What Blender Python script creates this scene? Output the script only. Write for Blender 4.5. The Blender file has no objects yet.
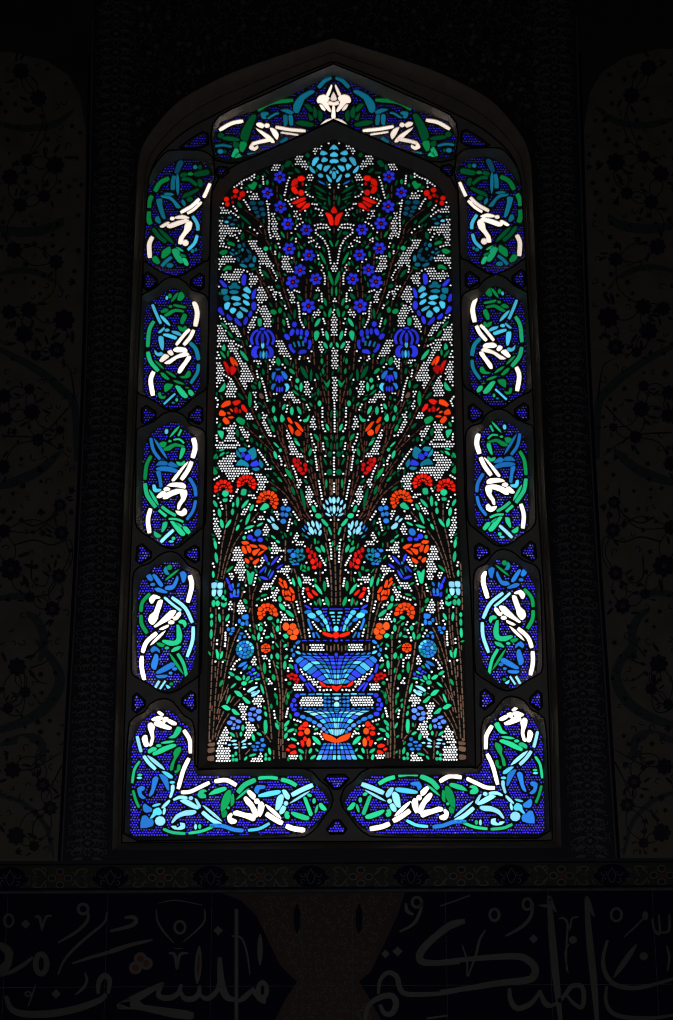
import bpy, math, random
import numpy as np
from mathutils import Matrix, Vector
from mathutils.geometry import delaunay_2d_cdt
random.seed(7)
COL = bpy.context.scene.collection
R = math.radians
# ------------------------------------------------------------------ camera
FPX = 1500.0; CAM = Vector((0.0, -4.6, 1.6)); PITCH = R(14.5); ROLL = R(-0.29)
ROT = Matrix.Rotation(R(90) + PITCH, 3, 'X') @ Matrix.Rotation(ROLL, 3, 'Z')
ROTI = ROT.transposed()
def at(x, y, Y=0.0):
    """point of the vertical plane Y seen at photograph position x, y"""
    d = ROT @ Vector(((x - 336.5) / FPX, (510.0 - y) / FPX, -1.0))
    t = (Y - CAM.y) / d.y
    return CAM + d * t
def proj(p):
    c = ROTI @ (Vector(p) - CAM)
    return (336.5 + FPX * c.x / -c.z, 510.0 - FPX * c.y / -c.z)
GY = 0.085      # front of the glazed lattices
PY = 0.045      # front of the plaster tracery
_ax = sorted([at(x, y, GY) for x, y in ((333.4, 70), (333.7, 98), (334.0, 175), (334.2, 500), (336.0, 600), (336.6, 700), (336.8, 838))], key=lambda p: p.z)
def mir(x, y):
    p = at(x, y, GY)
    z = p.z
    x0 = float(np.interp(z, [a.z for a in _ax], [a.x for a in _ax]))
    k = float(np.interp(y, (400, 640), (1.012, 1.0)))
    return proj((x0 + (x0 - p.x) * k, p.y, p.z))
def mirb(x, y, dy=0.0):
    """the border of the right side: slightly wider and higher than a mirror image of the left one"""
    p = at(x, y, GY); x0 = float(np.interp(p.z, [a.z for a in _ax], [a.x for a in _ax]))
    q = proj((2 * x0 - p.x, p.y, p.z)); off = (q[0] - x) / 2
    e = float(np.interp(y, (180, 300, 400, 480, 560, 620, 840), (1.5, 1.5, 2.6, 4.2, 3.8, 3.2, 2.4))) * float(np.interp(off, (4, 60, 150, 198, 222), (0, 1, 1, .55, 0)))
    f = float(np.interp(off, (4, 80), (0, 1)))
    return (q[0] + e, q[1] + dy * f)
# ------------------------------------------------------------------ materials
def mat(name, base=(.5, .5, .5), rough=.6, noise=None, bump=0.0, scale=8.0, spec=.3):
    m = bpy.data.materials.new(name); m.use_nodes = True
    nt = m.node_tree; b = nt.nodes['Principled BSDF']
    b.inputs['Base Color'].default_value = (*base, 1); b.inputs['Roughness'].default_value = rough
    b.inputs['Specular IOR Level'].default_value = spec
    tc = nt.nodes.new('ShaderNodeTexCoord'); n = nt.nodes.new('ShaderNodeTexNoise')
    n.inputs['Scale'].default_value = scale; n.inputs['Detail'].default_value = 6
    nt.links.new(tc.outputs['Object'], n.inputs['Vector'])
    if noise:
        r = nt.nodes.new('ShaderNodeValToRGB')
        r.color_ramp.elements[0].color = (*base, 1); r.color_ramp.elements[1].color = (*noise, 1)
        r.color_ramp.elements[0].position = .35; r.color_ramp.elements[1].position = .7
        nt.links.new(n.outputs['Fac'], r.inputs['Fac']); nt.links.new(r.outputs['Color'], b.inputs['Base Color'])
    if bump:
        bp = nt.nodes.new('ShaderNodeBump'); bp.inputs['Strength'].default_value = bump; bp.inputs['Distance'].default_value = .01
        nt.links.new(n.outputs['Fac'], bp.inputs['Height']); nt.links.new(bp.outputs['Normal'], b.inputs['Normal'])
    return m
def glass_mat():
    m = bpy.data.materials.new('stained_glass'); m.use_nodes = True
    nt = m.node_tree; nt.nodes.clear()
    o = nt.nodes.new('ShaderNodeOutputMaterial'); a = nt.nodes.new('ShaderNodeAttribute'); a.attribute_name = 'tint'
    tr = nt.nodes.new('ShaderNodeBsdfTransparent'); tl = nt.nodes.new('ShaderNodeBsdfTranslucent'); gl = nt.nodes.new('ShaderNodeBsdfGlossy')
    gl.inputs['Roughness'].default_value = .15; gl.inputs['Color'].default_value = (.9, .9, .9, 1)
    m1 = nt.nodes.new('ShaderNodeMixShader'); m1.inputs[0].default_value = .2
    m2 = nt.nodes.new('ShaderNodeMixShader'); m2.inputs[0].default_value = .02
    g = nt.nodes.new('ShaderNodeGamma'); g.inputs['Gamma'].default_value = .5
    nt.links.new(a.outputs['Color'], g.inputs['Color']); nt.links.new(g.outputs[0], tr.inputs['Color'])
    nt.links.new(a.outputs['Color'], tl.inputs['Color'])
    nt.links.new(tr.outputs[0], m1.inputs[1]); nt.links.new(tl.outputs[0], m1.inputs[2])
    nt.links.new(m1.outputs[0], m2.inputs[1]); nt.links.new(gl.outputs[0], m2.inputs[2])
    nt.links.new(m2.outputs[0], o.inputs['Surface'])
    return m
GLASS = glass_mat()
PLASTER = mat('plaster', (.50, .455, .43), .85, (.43, .39, .37), .25, 30, .1)
LATTICE = mat('plaster_lattice', (.22, .21, .21), .85, (.16, .15, .15), .2, 60, .05)
PAL = {
 'G': (.016, .40, .19), 'g': (.004, .22, .065), 'k': (.001, .085, .03),
 'r': (.64, .014, .006), 'o': (.66, .052, .006), 'O': (.56, .072, .010), 'R': (.42, .006, .006),
 'b': (.028, .04, .60), 'u': (.018, .15, .50), 'c': (.075, .47, .68), 'C': (.22, .55, .72),
 't': (.008, .17, .26), 'T': (.005, .07, .13), 'w': (.93, .97, 1.0), 'W': (1.0, .90, .82),
 'n': (.105, .062, .042), 'm': (.075, .030, .020), 'e': (.085, .20, .78), 'f': (.03, .095, .62), 'd': (.048, .032, .80), 'D': (.11, .12, .85), 'v': (.012, .13, .36)}
def tint(c, j=.2):
    k = 1 + random.uniform(-j, j)
    return tuple(v * k for v in PAL[c])
# ------------------------------------------------------------------ objects
def link(o, parent=None):
    COL.objects.link(o)
    if parent: o.parent = parent
    return o
def tag(o, label=None, cat=None, group=None, kind=None):
    if label: o['label'] = label
    if cat: o['category'] = cat
    if group: o['group'] = group
    if kind: o['kind'] = kind
    return o
def empty(name, loc):
    o = bpy.data.objects.new(name, None); o.location = loc; o.empty_display_size = .05
    return link(o)
def mesh(name, verts, faces, material, parent=None, cols=None, smooth=False):
    me = bpy.data.meshes.new(name)
    off = Vector(parent_origin(parent)) if parent else Vector((0, 0, 0))
    me.from_pydata([tuple(Vector(v) - off) for v in verts], [], faces)
    if cols is not None:
        at_ = me.attributes.new('tint', 'FLOAT_COLOR', 'FACE')
        at_.data.foreach_set('color', np.array([(*c, 1) for c in cols], dtype=np.float32).ravel())
    mats = material if isinstance(material, (list, tuple)) else [material]
    for m in mats: me.materials.append(m)
    if smooth: me.polygons.foreach_set('use_smooth', [True] * len(me.polygons))
    me.update()
    return link(bpy.data.objects.new(name, me), parent)
def parent_origin(p):
    v = Vector((0, 0, 0))
    while p is not None:
        v += p.location; p = p.parent
    return v
# ------------------------------------------------------------------ 2-D shapes (photograph plane)
def chaikin(p, k=.22, n=1):
    for _ in range(n):
        q = []
        for i in range(len(p)):
            a, b = p[i], p[(i + 1) % len(p)]
            q.append((a[0] + (b[0] - a[0]) * k, a[1] + (b[1] - a[1]) * k)); q.append((b[0] + (a[0] - b[0]) * k, b[1] + (a[1] - b[1]) * k))
        p = q
    return p
def rounded(p, n=3, g=.16):
    """closed smooth outline through the points, swelled a little"""
    m = len(p); out = []
    for i in range(m):
        p0, p1, p2, p3 = p[i - 1], p[i], p[(i + 1) % m], p[(i + 2) % m]
        k = .38
        for j in range(n):
            t = j / n; a = []
            for d in (0, 1):
                m1, m2 = (p2[d] - p0[d]) * k, (p3[d] - p1[d]) * k
                a.append((2 * t ** 3 - 3 * t * t + 1) * p1[d] + (t ** 3 - 2 * t * t + t) * m1 + (-2 * t ** 3 + 3 * t * t) * p2[d] + (t ** 3 - t * t) * m2)
            out.append(tuple(a))
    return grow(out, g)
def spline(p, n=4):
    if len(p) < 3: return list(p)
    out = []
    for i in range(len(p) - 1):
        p0 = p[i - 1] if i else (2 * p[0][0] - p[1][0], 2 * p[0][1] - p[1][1]); p1 = p[i]; p2 = p[i + 1]
        p3 = p[i + 2] if i + 2 < len(p) else (2 * p2[0] - p1[0], 2 * p2[1] - p1[1])
        for k in range(n):
            t = k / n
            out.append(tuple(.5 * (2 * p1[a] + (p2[a] - p0[a]) * t + (2 * p0[a] - 5 * p1[a] + 4 * p2[a] - p3[a]) * t * t + (3 * p1[a] - p0[a] - 3 * p2[a] + p3[a]) * t ** 3) for a in (0, 1)))
    out.append(tuple(p[-1]))
    return out
def walk(p, step):
    """points every step along a polyline, centred"""
    L = [0]
    for a, b in zip(p, p[1:]): L.append(L[-1] + math.dist(a, b))
    n = max(1, round(L[-1] / step)) if L[-1] > 0 else 0
    out = []
    for k in range(n + 1):
        s = L[-1] * k / n if n else 0
        for i in range(len(p) - 1):
            if s <= L[i + 1] + 1e-9:
                t = (s - L[i]) / max(1e-9, L[i + 1] - L[i])
                out.append((p[i][0] + (p[i + 1][0] - p[i][0]) * t, p[i][1] + (p[i + 1][1] - p[i][1]) * t)); break
        else: out.append(p[-1])
    return out
def band(p, w, rnd=.8, taper=None):
    p = spline(p, 4); n = len(p); lt, rt = [], []
    for i in range(n):
        a = p[max(0, i - 1)]; b = p[min(n - 1, i + 1)]
        dx, dy = b[0] - a[0], b[1] - a[1]; L = math.hypot(dx, dy) or 1
        h = w / 2
        if i in (0, n - 1): h *= rnd
        lt.append((p[i][0] - dy / L * h, p[i][1] + dx / L * h)); rt.append((p[i][0] + dy / L * h, p[i][1] - dx / L * h))
    return lt + rt[::-1]
def leaf(a, b, w):
    dx, dy = b[0] - a[0], b[1] - a[1]; L = math.hypot(dx, dy) or 1; nx, ny = -dy / L, dx / L
    a = (a[0] - dx * .04, a[1] - dy * .04); dx *= 1.08; dy *= 1.08
    lt, rt = [], []
    for k in range(6):
        t = k / 5; h = w / 2 * (math.sin(math.pi * (.12 + .76 * t)) ** .8)
        if k in (0, 5): h *= .45
        c = (a[0] + dx * t, a[1] + dy * t)
        lt.append((c[0] + nx * h, c[1] + ny * h)); rt.append((c[0] - nx * h, c[1] - ny * h))
    return lt + rt[::-1]
def ell(x, y, rx, ry, ang=0, n=9):
    c, s = math.cos(R(ang)), math.sin(R(ang)); out = []
    for k in range(n):
        a = 2 * math.pi * (k + .5) / n; u, v = rx * math.cos(a), ry * math.sin(a)
        out.append((x + u * c - v * s, y + u * s + v * c))
    return out
def area(p): return .5 * sum(p[i - 1][0] * p[i][1] - p[i][0] * p[i - 1][1] for i in range(len(p)))
def inside(poly, X, Y):
    r = np.zeros(X.shape, bool)
    for i in range(len(poly)):
        (x1, y1), (x2, y2) = poly[i - 1], poly[i]
        if y1 == y2: continue
        r ^= ((y1 > Y) != (y2 > Y)) & (X < (x2 - x1) * (Y - y1) / (y2 - y1) + x1)
    return r
class Raster:
    def __init__(s, x0, y0, x1, y1, k=5):
        s.x0, s.y0, s.k = x0, y0, k; s.m = np.zeros((int((y1 - y0) * k) + 2, int((x1 - x0) * k) + 2), bool)
    def fill(s, p):
        xs = [q[0] for q in p]; ys = [q[1] for q in p]
        i0 = max(0, int((min(ys) - s.y0) * s.k) - 1); i1 = min(s.m.shape[0], int((max(ys) - s.y0) * s.k) + 2)
        j0 = max(0, int((min(xs) - s.x0) * s.k) - 1); j1 = min(s.m.shape[1], int((max(xs) - s.x0) * s.k) + 2)
        if i1 <= i0 or j1 <= j0: return
        Y, X = np.mgrid[i0:i1, j0:j1]
        s.m[i0:i1, j0:j1] |= inside(p, X / s.k + s.x0, Y / s.k + s.y0)
    def hit(s, x, y, r):
        i0 = int((y - r - s.y0) * s.k); i1 = int((y + r - s.y0) * s.k) + 1; j0 = int((x - r - s.x0) * s.k); j1 = int((x + r - s.x0) * s.k) + 1
        if i0 < 0 or j0 < 0: return True
        return bool(s.m[i0:i1, j0:j1].any())
    def share(s, p):
        xs = [q[0] for q in p]; ys = [q[1] for q in p]
        i0 = max(0, int((min(ys) - s.y0) * s.k)); i1 = int((max(ys) - s.y0) * s.k) + 1; j0 = max(0, int((min(xs) - s.x0) * s.k)); j1 = int((max(xs) - s.x0) * s.k) + 1
        sub = s.m[i0:i1, j0:j1]
        if sub.size == 0: return 1.0
        Y, X = np.mgrid[i0:i0 + sub.shape[0], j0:j0 + sub.shape[1]]
        ins = inside(p, X / s.k + s.x0, Y / s.k + s.y0)
        return float((sub & ins).sum()) / max(1, ins.sum())
def fit(ras, p, worst):
    """shrink a piece until a lead line separates it from its neighbours; None when it cannot fit"""
    for d in (0, -.12, -.24, -.36, -.5):
        q = grow(p, d) if d else p
        if d and (area(q) * area(p) <= 0 or abs(area(q)) < .35 * abs(area(p))): break
        if ras.share(grow(q, .2)) < .035: return q
    return p if ras.share(p) < worst else None
# ------------------------------------------------------------------ the drawing language
class Piece:
    __slots__ = ('p', 'c', 't', 'part', 'kind')
    def __init__(s, p, c, part, kind): s.p = p; s.c = c; s.part = part; s.kind = kind; s.t = tint(c, .08 if c in 'wW' else .22)
def parse(text, swell=0.0):
    """returns pieces [(polygon, colour, part id, kind, mirrored?)], dot chains and dot fields"""
    ox = oy = 0; sc = 10.045; grp = None; grp_c = False; gid = 0; ids = {}
    out = []; chains = []; fields = []; fan = None
    for line in text.strip().splitlines():
        line = line.strip()
        if not line or line[0] == '#': continue
        if line[0] == '@':
            v = line[1:].split(); ox, oy = float(v[0]), float(v[1]); sc = float(v[2]) if len(v) > 2 else 10.045
            continue
        if line[0] == '{':
            nm = line[1:]; grp_c = nm[0] == '!'; nm = nm.lstrip('!'); gid += 1
            if grp_c and nm in ids: grp = ids[nm]
            else: grp = (nm, gid)
            if grp_c: ids[nm] = grp
            continue
        if line[0] == '}': grp = None; grp_c = False; continue
        if line[0] == 'V':
            rows, rest = line[1:].strip().split(' ', 1); fan = (int(rows), rest.split('|')); continue
        if line[0] == ':':
            rows, cols = fan; pat = line[1:].split(); bs = []
            for c in cols:
                v = list(map(float, c.split())); a, b, d = [(ox + v[i] / sc, oy + v[i + 1] / sc) for i in (0, 2, 4)]
                cx, cy = 2 * b[0] - (a[0] + d[0]) / 2, 2 * b[1] - (a[1] + d[1]) / 2
                bs.append([((1 - t) ** 2 * a[0] + 2 * t * (1 - t) * cx + t * t * d[0], (1 - t) ** 2 * a[1] + 2 * t * (1 - t) * cy + t * t * d[1]) for t in [k / rows for k in range(rows + 1)]])
            cols_n = len(bs)
            last = [mir(*q) for q in bs[-1]]
            mids = abs(bs[-1][0][0] - last[0][0]) > 1.0
            for i in range(cols_n - 1 + (1 if mids else 0)):
                l = bs[i]; r_ = bs[i + 1] if i + 1 < cols_n else last
                for k in range(rows):
                    q = [l[k], r_[k], r_[k + 1], l[k + 1]]
                    cxm = sum(a[0] for a in q) / 4; cym = sum(a[1] for a in q) / 4
                    q2 = []
                    for a in q:
                        L = math.dist(a, (cxm, cym)); f = max(.45, 1 - .62 / max(L, .2)); q2.append((cxm + (a[0] - cxm) * f, cym + (a[1] - cym) * f))
                    pc = pat[min(i, len(pat) - 1)]
                    out.append((chaikin(q2, .15), pc[k % len(pc)], grp, 'cell', i + 1 < cols_n))
            continue
        for it in line.split(';'):
            it = it.strip()
            if not it: continue
            sym = True
            if it[0] == '!': sym = False; it = it[1:]
            code = it[0]; a = it.split()[0:]; a = it[1:].split()
            col = None
            if code in 'LBPTKHS':
                col = a[0]; a = a[1:]
            v = list(map(float, a))
            pt = lambda i: (ox + v[i] / sc, oy + v[i + 1] / sc)
            pts = lambda s=0: [pt(i) for i in range(s, len(v) - 1, 2)]
            part = grp
            if code == 'L': out.append((leaf(pt(0), pt(2), v[4] / sc), col, part, 'leaf', sym))
            elif code == 'B': out.append((ell(*pt(0), v[2] / sc * (1.13 if grp or swell else 1.04) + .1, v[3] / sc * (1.13 if grp or swell else 1.04) + .1, v[4] if len(v) > 4 else 0), col, part, 'leaf', sym))
            elif code == 'P': out.append((rounded(pts(), 2, .22 + swell * 1.9), col, part, 'leaf', sym))
            elif code == 'T':
                out.append((band(pts(1), v[0] / sc + swell * 1.6), col, part, 'leaf', sym))
            elif code == 'S':
                gid += 1; p = spline(pts(), 6); w = 14 / sc; seg = walk(p, 1.0)
                L = 7; i = 0; pp = part or ('stem', gid)
                while i < len(seg) - 2:
                    n = random.choice((6, 7, 8)); e = min(len(seg) - 1, i + n)
                    if len(seg) - 1 - e < 3: e = len(seg) - 1
                    s_ = [seg[k] for k in sorted({i, (i + e) // 2, e})]
                    d0 = .45 / max(.5, math.dist(s_[0], s_[1])); d1 = .45 / max(.5, math.dist(s_[-1], s_[-2]))
                    s_[0] = (s_[0][0] + (s_[1][0] - s_[0][0]) * d0, s_[0][1] + (s_[1][1] - s_[0][1]) * d0)
                    s_[-1] = (s_[-1][0] + (s_[-2][0] - s_[-1][0]) * d1, s_[-1][1] + (s_[-2][1] - s_[-1][1]) * d1)
                    out.append((band(s_, w * random.uniform(.85, 1.1), .75), col, pp, 'stem', sym)); i = e
            elif code == 'F':
                gid += 1; x, y = pt(0); r = (v[2] if len(v) > 2 else 66) / sc; a0 = random.uniform(0, 60); g = ('forget_me_not', gid)
                for k in range(6):
                    an = R(a0 + 60 * k); out.append((ell(x + .63 * r * math.cos(an), y + .63 * r * math.sin(an), r * .37, r * .33, math.degrees(an)), 'b', g, 'leaf', sym))
                out.append((ell(x, y, r * .21, r * .21, 0, 7), 'R', g, 'centre', sym))
            elif code == 'K':
                x, y = pt(0); r = v[2] / sc; a0, a1, n = v[3], v[4], int(v[5])
                for (ri, ro, m, c) in ((.56, 1, n, col), (.22, .50, max(3, n - 2), col)):
                    da = (a1 - a0) / m
                    for k in range(m):
                        g0 = R(a0 + da * k); g1 = R(a0 + da * (k + 1)); gap = .42 / r
                        f = lambda rad, an: (x + rad * r * math.cos(an), y + rad * r * math.sin(an))
                        go, gi = gap / ro * .5, gap / max(ri, .3) * .5; j = random.uniform(.94, 1.04)
                        out.append(([f(ri, g0 + gi), f(ro * .9, g0 + go), f(ro * j, g0 + (g1 - g0) * .3), f(ro * j, g0 + (g1 - g0) * .7), f(ro * .9, g1 - go), f(ri, g1 - gi)], c, part, 'leaf', sym))
            elif code == 'H':
                x, y = pt(0); r = v[2] / sc; g = .38
                for (ri, ro, m, o_) in ((0, .3, 1, 0), (.3, .66, 7, 10), (.66, 1, 13, 0)):
                    if m == 1: out.append((ell(x, y, r * .24, r * .26), col, part, 'leaf', sym)); continue
                    for k in range(m):
                        g0 = R(o_ + 360 / m * k); g1 = R(o_ + 360 / m * (k + 1)); f = lambda rad, an: (x + rad * math.cos(an), y + rad * math.sin(an))
                        a_, b_ = ri * r + g * .5, ro * r - g * .5
                        out.append(([f(a_, g0 + g * .6 / a_), f(b_, g0 + g * .5 / b_), f(b_ * 1.02, (g0 + g1) / 2), f(b_, g1 - g * .5 / b_), f(a_, g1 - g * .6 / a_)], random.choice('uuct'), part, 'leaf', sym))
            elif code == 'd': chains.append((pts(), sym))
            elif code == 'D': fields.append((pts(), sym))
    return out, chains, fields
def dotpoly(x, y, r, n=6):
    a0 = random.uniform(0, 1)
    return [(x + r * math.cos(a0 + 2 * math.pi * k / n), y + r * math.sin(a0 + 2 * math.pi * k / n)) for k in range(n)]
# ------------------------------------------------------------------ turning shapes into glass and plaster
def glass_mesh(name, pieces, root, fy=GY, stuff=False):
    V, F, C = [], [], []
    for (p, t) in pieces:
        if area(p) > 0: p = p[::-1]
        n = len(p); b = len(V)
        V += [at(x, y, fy + .0018) for x, y in p]
        V += [v + Vector((0, .003, 0)) for v in V[b:b + n]]
        F.append(list(range(b, b + n))); F.append(list(range(b + 2 * n - 1, b + n - 1, -1))); C += [t, t]
        for k in range(n):
            F.append([b + k, b + n + k, b + n + (k + 1) % n, b + (k + 1) % n]); C.append(t)
    o = mesh(name, V, F, GLASS, root, C)
    if stuff: o['kind'] = 'stuff'
    return o
def lattice(name, outline, holes, root, fy=GY, th=.007, material=None):
    vs, edges = [], []
    for p in [outline] + holes:
        b = len(vs); n = len(p); vs += [Vector((x, y)) for x, y in p]; edges += [(b + k, b + (k + 1) % n) for k in range(n)]
    co, ed, fa, ov, oe, of = delaunay_2d_cdt(vs, edges, [], 0, 1e-5, False)
    co = [(c.x, c.y) for c in co]
    CELL = 4.0; H = {}
    for i, p in enumerate(holes):
        xs = [q[0] for q in p]; ys = [q[1] for q in p]
        for gx in range(int(min(xs) // CELL), int(max(xs) // CELL) + 1):
            for gy in range(int(min(ys) // CELL), int(max(ys) // CELL) + 1): H.setdefault((gx, gy), []).append(i)
    def pin(p, x, y):
        r = False; x1, y1 = p[-1]
        for x2, y2 in p:
            if (y1 > y) != (y2 > y) and x < (x2 - x1) * (y - y1) / (y2 - y1) + x1: r = not r
            x1, y1 = x2, y2
        return r
    solid = []
    for f in fa:
        x = sum(co[i][0] for i in f) / len(f); y = sum(co[i][1] for i in f) / len(f)
        if any(pin(holes[i], x, y) for i in H.get((int(x // CELL), int(y // CELL)), ())): continue
        if pin(outline, x, y): solid.append(f)
    V = [at(c[0], c[1], fy) for c in co]; n = len(V)
    V += [v + Vector((0, th, 0)) for v in V]
    F = []; cnt = {}
    for f in solid:
        if area([co[i] for i in f]) > 0: f = f[::-1]
        F.append(list(f)); F.append([i + n for i in f[::-1]])
        for a, b in zip(f, list(f[1:]) + [f[0]]):
            cnt.setdefault((min(a, b), max(a, b)), []).append((a, b))
    for e in cnt.values():
        if len(e) == 1: a, b = e[0]; F.append([b, a, a + n, b + n])
    used = sorted({i for f in F for i in f}); ix = {u: k for k, u in enumerate(used)}
    return mesh(name, [V[u] for u in used], [[ix[i] for i in f] for f in F], material or LATTICE, root)
def ring(name, a, b, ya, yb, material, root=None, off=0.0):
    """band of surface between outline a at depth ya and outline b (inside a) at depth yb"""
    if area(a) < 0: a = a[::-1]
    if area(b) < 0: b = b[::-1]
    vs = [Vector(p) for p in a] + [Vector(p) for p in b]; na = len(a)
    co, ed, fa, ov, oe, of = delaunay_2d_cdt(vs, [], [list(range(na)), list(range(na, na + len(b)))], 1, 1e-5)
    F = []
    for f, o in zip(fa, of):
        if 1 in o or not o: continue
        F.append(f[::-1] if area([(co[i].x, co[i].y) for i in f]) > 0 else list(f))
    isb = [any(i >= na for i in o) for o in ov]
    V = [at(c.x, c.y, yb if isb[i] else ya) for i, c in enumerate(co)]
    return mesh(name, V, F, material, root)
def centroid(p): return (sum(q[0] for q in p) / len(p), sum(q[1] for q in p) / len(p))
def grow(p, d):
    out = []; s = 1 if area(p) > 0 else -1
    for i in range(len(p)):
        a, b, c = p[i - 1], p[i], p[(i + 1) % len(p)]
        n1 = (b[1] - a[1], a[0] - b[0]); n2 = (c[1] - b[1], b[0] - c[0]); L1 = math.hypot(*n1) or 1; L2 = math.hypot(*n2) or 1
        nx, ny = n1[0] / L1 + n2[0] / L2, n1[1] / L1 + n2[1] / L2; L = math.hypot(nx, ny) or 1
        k = min(2.0, 2 / max(.3, L)) if L < 2 else 1
        out.append((b[0] + s * d * nx / L * k, b[1] + s * d * ny / L * k))
    return out
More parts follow.
